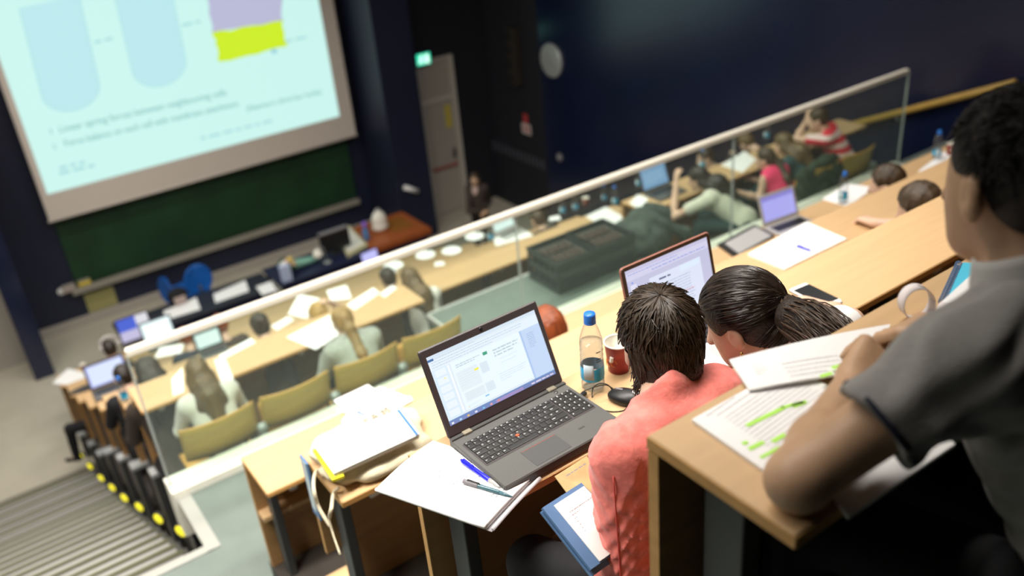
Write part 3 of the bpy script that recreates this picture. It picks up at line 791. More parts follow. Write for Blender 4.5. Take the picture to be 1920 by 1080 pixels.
def hair_mat(name, col, rough=0.38):
    if name not in HAIRM: HAIRM[name] = mat(name, col, rough, noise=0.35, nscale=30, stretch=(1, 1, 0.25), bump=0.5, bscale=120, spec=0.6)
    return HAIRM[name]
def hair_cap(H, A, s=1.0, low=0.0, vol=1.0):
    def P(x, y, z): return H + A @ (np.array([x, y, z]) * s)
    return [ell(P(0, -0.018, 0.036), np.array([0.084, 0.103, 0.092]) * s * vol, A, 0.02),
            ell(P(0, -0.055, -0.015 - low), np.array([0.070, 0.058, 0.070]) * s * vol, A, 0.03),
            cut(P(0, 0.115, -0.030), np.array([0.080, 0.085, 0.098]) * s, A, 0.015),
            cut(P(0.092, 0.020, -0.036), np.array([0.036, 0.050, 0.056]) * s, A, 0.010),
            cut(P(-0.092, 0.020, -0.036), np.array([0.036, 0.050, 0.056]) * s, A, 0.010)]
def person(label, H, floor, yaw=0.0, hyaw=None, hpitch=0.25, hroll=0.0, hip=None, lean=0.2, s=1.0, skin='skin', top='white', sleeve='long', slen=0.62, bottom='black_cloth',
           hair='short', hairm=None, arms=None, res=0.013, group=None, legs=True, shoes='black', legdir=None, collar=None, wob=None, stand=False, sh_roll=0.0, neckof=None, torso_w=1.0):
    H = np.array(H, float); hyaw = yaw if hyaw is None else hyaw
    A = head_axes(hyaw, hpitch, hroll)
    f = np.array([-math.sin(yaw), math.cos(yaw), 0]); r = np.array([math.cos(yaw), math.sin(yaw), 0]); up = np.array([0, 0, 1.])
    N = H - A[:, 2] * 0.135 * s - A[:, 1] * 0.05 * s - f * 0.02 if neckof is None else np.array(neckof, float)
    if hip is None:
        hz = floor + (0.92 * s if stand else 0.54)
        hip = np.array([N[0], N[1], hz]) - f * lean
    hip = np.array(hip, float)
    sp = nrm(N - hip); TL = np.linalg.norm(N - hip)
    r2 = nrm(r * math.cos(sh_roll) + up * math.sin(sh_roll)); fw = nrm(np.cross(sp, r2)) * -1
    fw = fw if fw @ f > 0 else -fw
    r3 = nrm(np.cross(fw, sp))
    T = np.array([r3, fw, sp]).T
    def TP(x, y, t): return hip + r3 * x * s * torso_w + fw * y * s + sp * t * TL
    shL, shR = TP(-0.172, 0.0, 0.90), TP(0.172, 0.0, 0.90)
    root = thing('person', label, 'person', (hip[0], hip[1], floor), group=group)
    base = np.array(root.location)
    tw = torso_w
    def torso(g):
        return [ell(TP(0, 0, 0.0), np.array([0.165 * tw, 0.125, 0.12]) * s + g, T, 0.06), ell(TP(0, 0.01, 0.36), np.array([0.138 * tw, 0.105, 0.17]) * s + g, T, 0.06),
                ell(TP(0, 0.005, 0.68), np.array([0.158 * tw, 0.112, 0.17]) * s + g, T, 0.06), cone(TP(-0.13, -0.015, 0.89), TP(0.13, -0.015, 0.89), 0.062 * s + g, 0.062 * s + g, 0.05)]
    arms = arms or {}
    D = {}
    for sd, sh, q in (('L', shL, -1), ('R', shR, 1)):
        if sd in arms and arms[sd] is not None: D[sd] = [np.array(a, float) for a in arms[sd][:2]] + list(arms[sd][2:])
        else:
            e = sh + r3 * q * 0.06 + f * 0.10 - up * 0.25 * s; w = e + f * 0.22 - r3 * q * 0.12 + up * 0.07
            D[sd] = [e, w]
    knees = {}
    ld = f if legdir is None else nrm(legdir)
    for sd, q in (('L', -1), ('R', 1)):
        hj = hip + r * q * 0.09 * s
        if stand: kn = hj - up * 0.43 * s + f * 0.02; an = np.array([kn[0], kn[1], floor + 0.09])
        else:
            kn = hj + ld * 0.42 * s + r * q * 0.03; kn[2] = floor + 0.50; an = kn + ld * 0.04; an[2] = floor + 0.09
        knees[sd] = (hj, kn, an)
    # skin: one continuous surface from head to hands (thinner than the clothes where covered)
    body = head_prims(H, A, s) + [cone(N - sp * 0.02, H - A[:, 2] * 0.05 * s - A[:, 1] * 0.025 * s, 0.058 * s, 0.052 * s, 0.03)] + torso(-0.02)
    for sd, sh, q in (('L', shL, -1), ('R', shR, 1)):
        e, w = D[sd][:2]
        g = 0.0 if sleeve != 'long' else -0.006
        body += [cone(sh, e, 0.046 * s + g, 0.038 * s + g, 0.03), cone(e, e + (w - e) * 0.35, 0.039 * s + g, 0.037 * s + g, 0.02), cone(e + (w - e) * 0.35, w, 0.037 * s + g, 0.025 * s + (0 if sleeve != 'long' else -0.002), 0.02)]
        hd = D[sd][2] if len(D[sd]) > 2 and D[sd][2] is not None else nrm(w - e)
        hn = D[sd][3] if len(D[sd]) > 3 and D[sd][3] is not None else up
        cu = D[sd][4] if len(D[sd]) > 4 else 0.5
        x = np.cross(nrm(hd), nrm(hn)); inward = -r3 * q
        body += hand_prims(w, hd, np.array(hn, float), 1 if x @ inward > 0 else -1, cu, s)
    if legs:
        for sd in 'LR':
            hj, kn, an = knees[sd]; body += [cone(hj, kn, 0.06 * s, 0.045 * s, 0.03), cone(kn, an, 0.045 * s, 0.03 * s, 0.02), cone(an, an + ld * 0.09 - up * 0.05, 0.026, 0.016, 0.02)]
    blob('body', body, res, skin, root, 0.025, None, base)
    # clothes
    tp = torso(0.010)
    for sd, sh, q in (('L', shL, -1), ('R', shR, 1)):
        e, w = D[sd][:2]
        if sleeve == 'long': tp += [cone(sh, e, 0.062 * s, 0.050 * s, 0.045), cone(e, w - (w - e) * 0.04, 0.050 * s, 0.036 * s, 0.025)]
        elif sleeve == 'short': tp += [cone(sh, sh + (e - sh) * min(1, slen + 0.15), 0.066 * s, 0.062 * s, 0.045)]
        elif sleeve == 'none': tp += [cone(TP(0.10 * q, 0, 0.93), sh - r3 * q * 0.03, 0.04, 0.035, 0.03)]
    if sleeve == 'short':
        for sd, sh, q in (('L', shL, -1), ('R', shR, 1)):
            e = D[sd][0]; ax = nrm(e - sh); B = _basis(ax); tp += [cut(sh + (e - sh) * slen + ax * 0.085 * s, np.array([0.14, 0.14, 0.085]) * s, B, 0.006)]
    if collar: tp += [cone(N - sp * 0.05, N + sp * 0.015, 0.082 * s, 0.070 * s, 0.02)]
    tp += [cut(N + sp * 0.085 + fw * 0.035, np.array([0.066, 0.07, 0.075]) * s, T, 0.012)]
    blob('top', tp, res, top, root, 0.04, wob, base)
    if bottom and legs:
        bt = [ell(TP(0, 0, -0.02), np.array([0.172 * tw, 0.132, 0.115]) * s, T, 0.05)]
        for sd in 'LR':
            hj, kn, an = knees[sd]; bt += [cone(hj, kn, 0.083 * s, 0.066 * s, 0.04), cone(kn, an, 0.064 * s, 0.05 * s, 0.025)]
        blob('trousers', bt, res * 1.2, bottom, root, 0.04, None, base)
        for sd in 'LR':
            hj, kn, an = knees[sd]
            blob('shoe', [cone(an - up * 0.055 - ld * 0.03, an + ld * 0.15 - up * 0.06, 0.036, 0.030, 0.02), ell(an - up * 0.02, (0.04, 0.045, 0.045), None, 0.02)], res * 1.2, shoes, root, 0.02, None, base)
    hm = hairm
    if hair:
        def P(x, y, z): return H + A @ (np.array([x, y, z]) * s)
        hp = hair_cap(H, A, s, 0.0)
        if hair == 'long':
            hp += [ell(P(0, -0.06, -0.03), np.array([0.085, 0.06, 0.11]) * s, A, 0.03), cone(P(0, -0.07, -0.05), N - fw * 0.115 * s - sp * 0.02, 0.075 * s, 0.09 * s, 0.03),
                   cone(N - fw * 0.115 * s - sp * 0.02, N - fw * 0.135 * s - sp * 0.24 * s, 0.09 * s, 0.045 * s, 0.03),
                   cone(P(0.07, -0.03, -0.03), N + r3 * 0.07 - fw * 0.09 * s - sp * 0.08, 0.035, 0.04, 0.03), cone(P(-0.07, -0.03, -0.03), N - r3 * 0.07 - fw * 0.09 * s - sp * 0.08, 0.035, 0.04, 0.03)]
        if hair == 'ponytail':
            tie = P(0, -0.112, 0.0)
            hp += [cone(tie, tie - A[:, 1] * 0.03 * s - up * 0.05, 0.030 * s, 0.045 * s, 0.02), cone(tie - A[:, 1] * 0.03 * s - up * 0.05, N - fw * 0.13 * s - sp * 0.12, 0.045 * s, 0.042 * s, 0.02), cone(N - fw * 0.13 * s - sp * 0.12, N - fw * 0.14 * s - sp * 0.22, 0.042 * s, 0.015 * s, 0.02)]
            hb = MB(); hb.lathe([(0.026 * s, -0.01), (0.034 * s, 0), (0.026 * s, 0.01)], c=tie - base, n=12, axis=A[:, 1]); hb.build('hair_tie', 'black', root, True)
        if hair == 'bun':
            hp += [ell(P(0, -0.115, 0.055), np.array([0.045, 0.04, 0.042]) * s, A, 0.012)]
        def hw(Pg): return 0.0022 * np.sin(Pg[..., 0] * 130 + 2 * np.sin(Pg[..., 2] * 21)) + 0.0018 * np.sin(Pg[..., 1] * 160 + Pg[..., 2] * 12)
        blob('hair', hp, min(res, 0.012), hm, root, 0.025, hw, base)
    root['_'] = 0; del root['_']
    return root, dict(H=H, A=A, N=N, T=T, sp=sp, hip=hip, shL=shL, shR=shR, base=base, D=D, knees=knees, r3=r3, fw=fw)

M['cream_knit'] = mat('cream_knit', (0.68, 0.68, 0.56), 0.85, noise=0.08, nscale=40, bump=0.3, bscale=90)
M['offwhite'] = mat('off_white_cotton', (0.74, 0.72, 0.66), 0.8, noise=0.06, nscale=30, bump=0.2, bscale=60)
M['grey_knit'] = mat('pale_grey_knit', (0.44, 0.46, 0.42), 0.9, noise=0.12, nscale=45, bump=0.3, bscale=90)
M['pink'] = mat('bright_pink_cotton', (0.85, 0.05, 0.16), 0.75)
M['darkbrown_coat'] = mat('dark_brown_wool', (0.045, 0.033, 0.026), 0.9)
M['navy_cloth'] = mat('dark_navy_cloth', (0.015, 0.03, 0.05), 0.9)
M['teal_cloth'] = mat('dark_teal_cloth', (0.03, 0.07, 0.075), 0.9)
def stripes():
    m = mat('red_white_stripes', (0.7, 0.03, 0.05), 0.8); nt = m.node_tree; n = nt.nodes; p = n['Principled BSDF']
    tc = n.new('ShaderNodeTexCoord'); sx = n.new('ShaderNodeSeparateXYZ'); mu = n.new('ShaderNodeMath'); mu.operation = 'MULTIPLY'; mu.inputs[1].default_value = 9.5
    fr = n.new('ShaderNodeMath'); fr.operation = 'FRACT'; gt = n.new('ShaderNodeMath'); gt.operation = 'GREATER_THAN'; gt.inputs[1].default_value = 0.56
    mx = n.new('ShaderNodeMix'); mx.data_type = 'RGBA'; mx.inputs[6].default_value = (0.68, 0.03, 0.05, 1); mx.inputs[7].default_value = (0.78, 0.60, 0.58, 1)
    l = nt.links.new
    l(tc.outputs['Object'], sx.inputs[0]); l(sx.outputs[2], mu.inputs[0]); l(mu.outputs[0], fr.inputs[0]); l(fr.outputs[0], gt.inputs[0]); l(gt.outputs[0], mx.inputs[0]); l(mx.outputs[2], p.inputs['Base Color'])
    return m
M['stripes'] = stripes()
hb = hair_mat('brown_hair', (0.055, 0.034, 0.018)); hd = hair_mat('dark_brown_hair', (0.022, 0.015, 0.011)); hbl = hair_mat('dark_blonde_hair', (0.30, 0.18, 0.06))
hau = hair_mat('auburn_hair', (0.22, 0.05, 0.015)); hlb = hair_mat('light_brown_hair', (0.12, 0.075, 0.03)); hgo = hair_mat('golden_hair', (0.42, 0.25, 0.07))

# row just beyond the curb, left of the landing
person('person with long straight brown hair in an off-white top, seen from behind', at_y(371, 700, 5.62), ZFL0, hpitch=0.3, lean=0.16, s=0.93, top='offwhite', hair='long', hairm=hlb, res=0.014,
       bottom='navy_cloth')
person('person with a dark blonde ponytail in a pale grey sweater, seen from behind', at_y(642, 603, 5.62), ZFL0, hpitch=0.3, lean=0.15, s=0.95, top='grey_knit', hair='ponytail', hairm=hbl, res=0.014,
       bottom='navy_cloth', torso_w=1.08)
# row below, in the gap beside the landing
zf1 = LOWZ[1] - 0.73
person('person with brown hair in a white shirt, in the gap beside the landing', at_y(768, 524, 6.42), zf1, hpitch=0.35, lean=0.22, s=0.92, top='offwhite', hair='long', hairm=hlb, bottom='navy_cloth', res=0.016)
person('person with dark hair in a bun, bent over papers beyond the grey sweater', at_y(488, 612, 6.42), zf1, hpitch=0.4, lean=0.3, s=0.92, top='darkbrown_coat', hair='bun', hairm=hd, res=0.017)
P = at_y(598, 592, 6.42)
person('person with golden hair resting a hand on the head, beyond the grey sweater', P, zf1, hpitch=0.7, lean=0.35, s=0.92, top='offwhite', sleeve='short', hair='short', hairm=hgo, res=0.017,
       arms={'R': (P + np.array([0.26, 0.12, -0.10]), P + np.array([0.13, 0.02, 0.07]), (-0.8, -0.3, 0.6), (0.4, 0, 0.8), 0.5)})
person('hunched person with thick dark hair and brown coat at the stair end', at_y(280, 702, 6.38), zf1, hpitch=0.55, lean=0.3, s=1.12, top='darkbrown_coat', hair='long', hairm=hd, res=0.017)
zf2 = LOWZ[2] - 0.73
person('dark haired person partly hidden behind the near desk, left of the woman by the landing', at_y(727, 522, 7.32), zf2, hpitch=0.35, lean=0.25, s=0.95, top='navy_cloth', hair='short', hairm=hd, res=0.018)
person('person with dark hair facing the bright tablet at the stair end', at_y(232, 706, 7.5), zf2, hpitch=0.35, lean=0.25, s=0.95, top='black_cloth', hair='short', hairm=hd, res=0.018)
zf3 = LOWZ[3] - 0.73
person('person with reddish brown hair just below the handrail, beside a lit tablet', at_y(412, 610, 8.2), zf3, hpitch=0.3, lean=0.25, s=0.95, top='darkbrown_coat', hair='short', hairm=hau, res=0.02)
person('person with reddish hair left of the lit white tablet, under the handrail', at_y(348, 632, 9.1), zf3 - 0.4, hpitch=0.3, lean=0.25, s=0.95, top='navy_cloth', hair='short', hairm=hau, res=0.02)
person('person with dark hair beside the lit tablet on the long desk', at_y(1008, 412, 7.6), zf2, hpitch=0.35, lean=0.25, s=0.93, top='darkbrown_coat', hair='short', hairm=hb, res=0.018)
zf6 = LOWZ[6] - 0.73
person('person in black with headphones at the far stair end, legs stretched into the aisle', at_y(205, 655, 10.75), zf6, yaw=0.15, hpitch=0.3, lean=0.1, s=1.0, top='black_cloth', hair='short', hairm=hd, res=0.022,
       hip=(0.72, 10.55, zf6 + 0.55), legdir=(-0.9, 0.55, 0))
R_ = bpy.data.objects[-1] if False else None
P = at_y(205, 645, 10.75)
o = thing('headphones', 'pale grey headphones on the person in black at the far stair end', 'headphones', P)
M['pale_grey'] = mat('pale_grey_plastic', (0.55, 0.52, 0.52), 0.4)
m = MB(); m.tube([(0.10 * math.cos(a), -0.01, 0.10 * math.sin(a) + 0.01) for a in np.linspace(0.0, PI, 14)], 0.014, 8); m.build('headband', 'pale_grey', o, True)
for q in (-1, 1): MB().lathe([(0.02, -0.02), (0.04, -0.015), (0.04, 0.015), (0.02, 0.02)], c=(0.10 * q, -0.01, -0.02), n=14, axis=(1, 0, 0)).build('ear_cup', 'pale_grey', o, True)

# row right of the landing
P = at_y(1308, 335, 5.68)
person('person with long dark hair in a cream jumper beside the blue laptop', P, ZFL0, yaw=0.55, hyaw=0.7, hpitch=0.35, lean=0.34, s=0.95, top='cream_knit', sleeve='short', hair='long', hairm=hd, bottom='teal_cloth', res=0.013,
       arms={'L': (at_y(1262, 408, 5.72), at_y(1268, 340, 5.86), (0.3, 0.1, 0.9), (-0.6, 0, 0.2), 0.7), 'R': (P + np.array([0.30, -0.08, -0.42]), P + np.array([0.16, 0.2, -0.36]))}, torso_w=1.08)
P = at_y(1434, 298, 5.62)
person('person with a dark ponytail in a bright pink sleeveless top', P, ZFL0, yaw=0.1, hyaw=0.55, hpitch=0.15, lean=0.15, s=0.93, top='pink', sleeve='none', hair='ponytail', hairm=hb, bottom='teal_cloth', res=0.014,
       arms={'L': (at_y(1425, 372, 5.5), at_y(1372, 358, 5.65), (-0.9, 0.3, 0.0), (0, 0, 1), 0.5)})
P = at_y(1468, 270, 5.78)
person('person with long light brown hair between the pink top and the red striped shirt', P, ZFL0 - 0.1, yaw=0.2, hpitch=0.3, lean=0.3, s=0.97, top='teal_cloth', hair='long', hairm=hlb, bottom='teal_cloth', res=0.015)
P = at_y(1532, 224, 5.75)
person('person with short brown hair in a red and white striped shirt', P, ZFL0, yaw=0.55, hyaw=0.75, hpitch=0.2, lean=0.28, s=1.0, top='stripes', sleeve='short', hair='short', hairm=hb, bottom='teal_cloth', res=0.014,
       arms={'L': (at_y(1492, 262, 5.85), at_y(1513, 225, 5.95), (0.3, 0, 0.9), (-0.5, 0.2, 0), 0.8)}, torso_w=1.1)
P = at_y(1322, 296, 6.5)
person('person in white turned sideways in the row beyond the cream jumper', P, zf1 - 0.0, yaw=1.2, hpitch=0.2, lean=0.1, s=0.93, top='offwhite', hair='short', hairm=hd, res=0.017)
P = at_y(1398, 268, 6.7)
person('person with light brown hair resting on folded arms behind the white papers', P, zf1, yaw=0.2, hpitch=0.8, lean=0.35, s=0.95, top='darkbrown_coat', hair='short', hairm=hlb, res=0.018,
       arms={'L': (P + np.array([-0.36, -0.04, -0.18]), P + np.array([-0.12, 0.1, -0.14]))})

# upper block, beyond the nearest desks
person('person with auburn hair, only the head showing past the large laptop screen', at_y(1026, 618, 2.98), -3.42, hpitch=0.3, lean=0.2, s=0.96, top='navy_cloth', hair='short', hairm=hau, res=0.012)
P = at_y(1662, 345, 2.98)
person('person with brown hair showing behind the desk, level with the water bottle', P, -3.42, hyaw=0.5, hpitch=0.25, lean=0.2, s=1.0, top='navy_cloth', hair='short', hairm=hb, res=0.011)
P = at_y(1722, 388, 2.16)
hz = at_z(1640, 418, -1.985)
person('person with short dark brown hair, a hand lying on the desk ahead', P, -2.75, hyaw=0.4, hpitch=0.4, lean=0.2, s=0.98, top='navy_cloth', sleeve='short', hair='short', hairm=hb, res=0.009, skin='skin',
       arms={'L': (at_z(1765, 428, -1.97), hz, at_z(1600, 405, -2.0) - hz, (0.1, 0.1, 1), 0.75)})

# the speaker at the front
P = at_y(890, 336, 12.6)
M['blouse'] = mat('pinkish_white_blouse', (0.55, 0.40, 0.36), 0.7)
zfl = P[2] - 1.58
root, J = person('standing person in a dark jacket over a pale blouse, by the door at the front', P, ZF, yaw=2.2, hyaw=2.4, hpitch=0.05, stand=True, lean=0.0, s=(P[2] - ZF) / 1.62, top='darkbrown_coat', bottom='black_cloth', hair='short', hairm=hb, res=0.014,
    arms={'L': (P + np.array([0.28, 0.05, -0.52]), P + np.array([0.0, -0.2, -0.55])), 'R': (P + np.array([-0.22, -0.05, -0.52]), P + np.array([-0.05, -0.24, -0.52]))}, skin='skin_tan')
blob('blouse', [ell(J['hip'] + J['sp'] * 0.38 + J['fw'] * 0.07, (0.07, 0.05, 0.20), J['T'])], 0.012, 'blouse', root, 0.02, None, J['base'])
M['eye'] = mat('eye_white', (0.8, 0.78, 0.75), 0.2)
for q in (-1, 1):
    c_ = J['H'] + J['A'] @ np.array([0.03 * q, 0.083, 0.002]) - J['base']
    MB().lathe([(0.001, -0.011), (0.008, -0.008), (0.011, 0), (0.008, 0.008), (0.001, 0.011)], c=c_, n=10, axis=J['A'][:, 1]).build('eye', 'eye', root, True)

# ------------------------------------------------------------------ the two heads in focus: hair as locks
def locks(name, paths, r0, material, parent, base, n=3):
    """paths (k, m, 3): tapered locks of hair joined into one hair part"""
    paths = np.asarray(paths, float); k, m, _ = paths.shape
    t = np.gradient(paths, axis=1); t /= np.linalg.norm(t, axis=2, keepdims=True) + 1e-12
    ref = rng.normal(size=(k, 1, 3)); a = np.cross(t, ref); a /= np.linalg.norm(a, axis=2, keepdims=True) + 1e-12; b = np.cross(t, a)
    prof = np.array([0.35 + 0.65 * math.sin(min(1, (i + 0.6) / (m * 0.45)) * PI / 2) if i < m * 0.5 else max(0.08, 1 - ((i - m * 0.5) / (m * 0.5)) ** 1.5) for i in range(m)])
    r = (r0 * rng.uniform(0.6, 1.3, (k, 1))) * prof[None, :]
    V = np.zeros((k, m, n, 3))
    for j in range(n):
        th = 2 * PI * j / n
        V[:, :, j] = paths + r[..., None] * (a * math.cos(th) + b * math.sin(th))
    V = V.reshape(-1, 3) - np.array(base)
    i0 = (np.arange(k) * m * n)[:, None, None] + (np.arange(m - 1) * n)[None, :, None]
    j = np.arange(n)[None, None, :]; j2 = (j + 1) % n
    F = np.stack([i0 + j, i0 + j2, i0 + n + j2, i0 + n + j], -1).reshape(-1, 4)
    me = bpy.data.meshes.new(name)
    me.vertices.add(len(V)); me.vertices.foreach_set('co', V.astype(np.float32).ravel())
    me.loops.add(len(F) * 4); me.loops.foreach_set('vertex_index', F.astype(np.int32).ravel())
    me.polygons.add(len(F)); me.polygons.foreach_set('loop_start', np.arange(0, len(F) * 4, 4, dtype=np.int32)); me.polygons.foreach_set('use_smooth', np.ones(len(F), dtype=bool))
    me.update(calc_edges=True); me.materials.append(M[material] if isinstance(material, str) else material)
    o = bpy.data.objects.new(name, me); COL.objects.link(o); o.parent = parent
    tag(o, kind='stuff')
    return o
HR = np.array([0.085, 0.105, 0.096]); HC = np.array([0, -0.018, 0.034])
def slerp(a, b, t):
    om = math.acos(max(-1, min(1, float(a @ b)))); so = math.sin(om) + 1e-9
    return (math.sin((1 - t) * om) * a + math.sin(t * om) * b) / so
def is_face(d): return (d[1] > 0.30 and d[2] < 0.42) or (abs(d[0]) > 0.6 and d[1] > -0.05 and d[2] < -0.10) or (abs(d[0]) > 0.6 and d[1] > 0.2 and d[2] < 0.05)
hd_lock = mat('dark_brown_locks', (0.040, 0.026, 0.016), 0.36, spec=0.55, noise=0.5, nscale=55)
hd_lock2 = mat('near_black_brown_locks', (0.022, 0.014, 0.010), 0.33, spec=0.55, noise=0.5, nscale=55)

# --- coral jacket
def coral_mat():
    m = mat('coral_linen', (0.94, 0.22, 0.185), 0.8, noise=0.22, nscale=34, detail=8, bump=0.35, bscale=38, sheen=0.3)
    return m
M['coral'] = coral_mat()
Hc = at_d(1237, 642, 2.03); Nc = at_d(1243, 752, 1.95); hipc = np.array([Nc[0] + 0.02, 1.02, -1.62])
def folds(P):
    x, y, z = P[..., 0], P[..., 1], P[..., 2]
    arm = np.clip((1.06 - x) / 0.10, 0, 1)
    ph = 34 * z + 30 * (y - x) + 2.6 * np.sin(17 * y + 13 * z) + 1.8 * np.sin(31 * x - 9 * z); p2 = 41 * z - 36 * (y - x) + 3.0 * np.sin(14 * z - 11 * y)
    w = 0.0075 * (np.abs(np.sin(ph)) ** 0.7 - 0.6) + 0.0055 * (np.abs(np.sin(p2)) - 0.6) 
    bk = np.sin((x + y) * 36 + z * 20 + 2 * np.sin(z * 17)) * 0.003
    return w * arm * 1.15 + bk * (1 - arm)
eC = np.array([0.925, 1.10, -1.56]); wC = np.array([0.98, 1.32, -1.62])
root, J = person('person with short dark hair in a coral jacket, seated at the open dark laptop', Hc, -2.16, yaw=0.05, hyaw=-0.42, hpitch=0.30, hroll=0.02, hip=hipc, neckof=Nc, s=0.97, top='coral', hair=None, res=0.0065, wob=folds,
    arms={'L': (eC, wC, (0.2, 0.9, -0.2), (0, 0.2, 1), 0.5), 'R': (Nc + np.array([0.24, 0.06, -0.30]), Nc + np.array([0.12, 0.22, -0.42]), (-0.3, 1, 0), (0, 0, 1), 0.4)}, torso_w=0.94, collar=True, legdir=(-0.35, 1, 0))
sh_, e_ = J['shL'], J['D']['L'][0]; cam_d_ = lambda p: nrm(-np.array(p))
m = MB()
seam = []
for u in np.linspace(0.05, 1.0, 16):
    c_ = sh_ + (e_ - sh_) * u; ax_ = nrm(e_ - sh_); o_ = np.array([-0.75, -0.65, 0.05]); o_ = nrm(o_ - ax_ * (o_ @ ax_)); seam.append(c_ + o_ * (0.0625 - 0.0125 * u) * 0.97 - J['base'])
m.tube(seam, 0.0016, 5); m.build('sleeve_seam', mat('coral_seam', (0.66, 0.10, 0.085), 0.8), root, True)
H, A, base = J['H'], J['A'], J['base']
def P_(x, y, z): return H + A @ np.array([x, y, z])
M['hair_base'] = mat('dark_hair_base', (0.020, 0.013, 0.009), 0.5, noise=0.4, nscale=40, bump=0.6, bscale=150)
cap = hair_cap(H, A, 1.0, 0.01, 0.985) + [cone(P_(0, -0.060, -0.05), P_(0, -0.045, -0.125), 0.062, 0.040, 0.03)]
hair = blob('hair', cap, 0.007, 'hair_base', root, 0.025, None, base)
crown = nrm([-0.05, -0.42, 0.90]); paths = []
def surf(d, lift):     # hair surface along direction d, with a nape that falls in towards the neck
    p = HC + HR * d * (1 + lift)
    return p
tries = 0
while len(paths) < 2600 and tries < 30000:
    tries += 1
    ph = rng.uniform(0, 2 * PI); th0 = rng.uniform(0.02, 1.9); ln = rng.uniform(0.45, 0.95)
    e1 = nrm(np.cross(crown, [1, 0.2, 0])); e2 = np.cross(crown, e1)
    pts = []; lift0 = rng.uniform(-0.005, 0.035); tip = rng.uniform(-0.02, 0.07) if rng.random() < 0.7 else rng.uniform(0.05, 0.14)
    sw = rng.normal(0, 0.22); ok = True; wob_ = rng.normal(0, 0.05, 2)
    for i in range(8):
        u = i / 7; th = th0 + ln * u; p2 = ph + sw * u + 0.25 + wob_[0] * math.sin(3 * u)
        d = crown * math.cos(th) + (e1 * math.cos(p2) + e2 * math.sin(p2)) * math.sin(th)
        if i < 6 and is_face(d): ok = False; break
        q = surf(d, lift0 + tip * u * u)
        if d[2] < -0.25 and d[1] < 0.2:           # nape: fall straight down along the neck
            over = (-0.25 - d[2]); q = HC + HR * nrm([d[0], d[1], -0.25]) * (1 + lift0 + tip * u * u) + np.array([d[0] * -0.015, 0.035 * over, -0.105 * over * 1.4])
        pts.append(q)
    if ok: paths.append([H + A @ p for p in pts])
for _ in range(650):                       # nape
    a = rng.uniform(-1.3, 1.3); z0 = rng.uniform(-0.06, 0.03); z1 = z0 - rng.uniform(0.05, 0.085); z1 = max(z1, -0.155); pts = []; sw = rng.normal(0, 0.18); fl = rng.uniform(0.0, 0.012)
    for i in range(8):
        u = i / 7; z = z0 + (z1 - z0) * u; k = min(1, max(0, (0.0 - z) / 0.14)); aa = a * (1 - 0.25 * k) + sw * u
        rx, ry = 0.085 - 0.040 * k, 0.106 - 0.026 * k
        pts.append(np.array([math.sin(aa) * rx, -0.018 - math.cos(aa) * ry + 0.012 * k, z]) * (1 + 0.02 * rng.random() * 0) + np.array([math.sin(aa), -math.cos(aa), 0]) * (fl * u * u + 0.004))
    paths.append([H + A @ p for p in pts])
locks('hair_locks', paths, 0.0026, hd_lock, hair, base)

# --- ponytail
Hp = at_d(1392, 602, 2.13); Np = at_d(1466, 692, 2.08); hipp = np.array([Np[0] + 0.16, 1.00, -1.62])
rp = at_d(1592, 606, 2.30); hp_ = at_z(1490, 574, -1.395)
root, J = person('person with a dark ponytail and earring in a white top, by the coral jacket', Hp, -2.16, yaw=0.15, hyaw=0.42, hpitch=0.50, hroll=0.0, hip=hipp, neckof=Np, s=0.94, top='white', sleeve='short', slen=0.72, hair=None, res=0.0058, torso_w=0.95, sh_roll=0.32,
    arms={'L': (Np + np.array([-0.20, 0.02, -0.30]), Np + np.array([-0.06, 0.16, -0.40])), 'R': (rp, hp_ + np.array([0.03, -0.02, 0.005]), (-0.9, 0.4, 0.02), (0, -0.2, 1), 0.6)})
H, A, base = J['H'], J['A'], J['base']
hair = blob('hair', hair_cap(H, A, 1.0, 0.0, 0.985), 0.007, 'hair_base', root, 0.02, None, base)
tie_l = np.array([0.005, -0.122, 0.012]); td = nrm((tie_l - HC) / HR)
paths = []; tries = 0
while len(paths) < 2300 and tries < 40000:
    tries += 1
    d0 = nrm(rng.normal(size=3))
    if is_face(d0) or d0 @ td > 0.93: continue
    if d0[2] < -0.85 or (d0[2] < -0.5 and d0[1] > -0.1): continue
    pts = []; lift = rng.uniform(0.0, 0.03); ang = math.acos(max(-1, min(1, float(d0 @ td)))); ln = min(1.0, rng.uniform(0.7, 1.2) / ang)
    st_ = rng.uniform(-0.25, 0.0); bow = rng.normal(0, 0.03)
    sd = nrm(np.cross(d0, td))
    for i in range(8):
        u = i / 7 * ln
        d = nrm(slerp(d0, td, u) + sd * bow * math.sin(PI * i / 7) + np.array([0, 0, 0.10 * math.sin(PI * u)]))
        pts.append(HC + HR * d * (1.0 + lift * math.sin(PI * min(1, i / 7 * 0.8 + 0.2)) + (0.0 if u < 0.85 else 0.04 * (u - 0.85) / 0.15)))
    paths.append([H + A @ p for p in pts])
C2, R2_ = np.array([0, -0.055, -0.015]), np.array([0.070, 0.058, 0.070]) * 1.0
t2 = nrm((tie_l - C2) / R2_)
for _ in range(420):                       # swept up from the nape
    e0_ = nrm([rng.uniform(-0.95, 0.95), rng.uniform(-0.7, 0.15), rng.uniform(-1.0, -0.15)]); pts = []; li = rng.uniform(1.0, 1.05)
    for i in range(8):
        e_ = nrm(slerp(e0_, t2, i / 7 * 0.97)); pts.append(C2 + R2_ * e_ * li)
    paths.append([H + A @ p for p in pts])
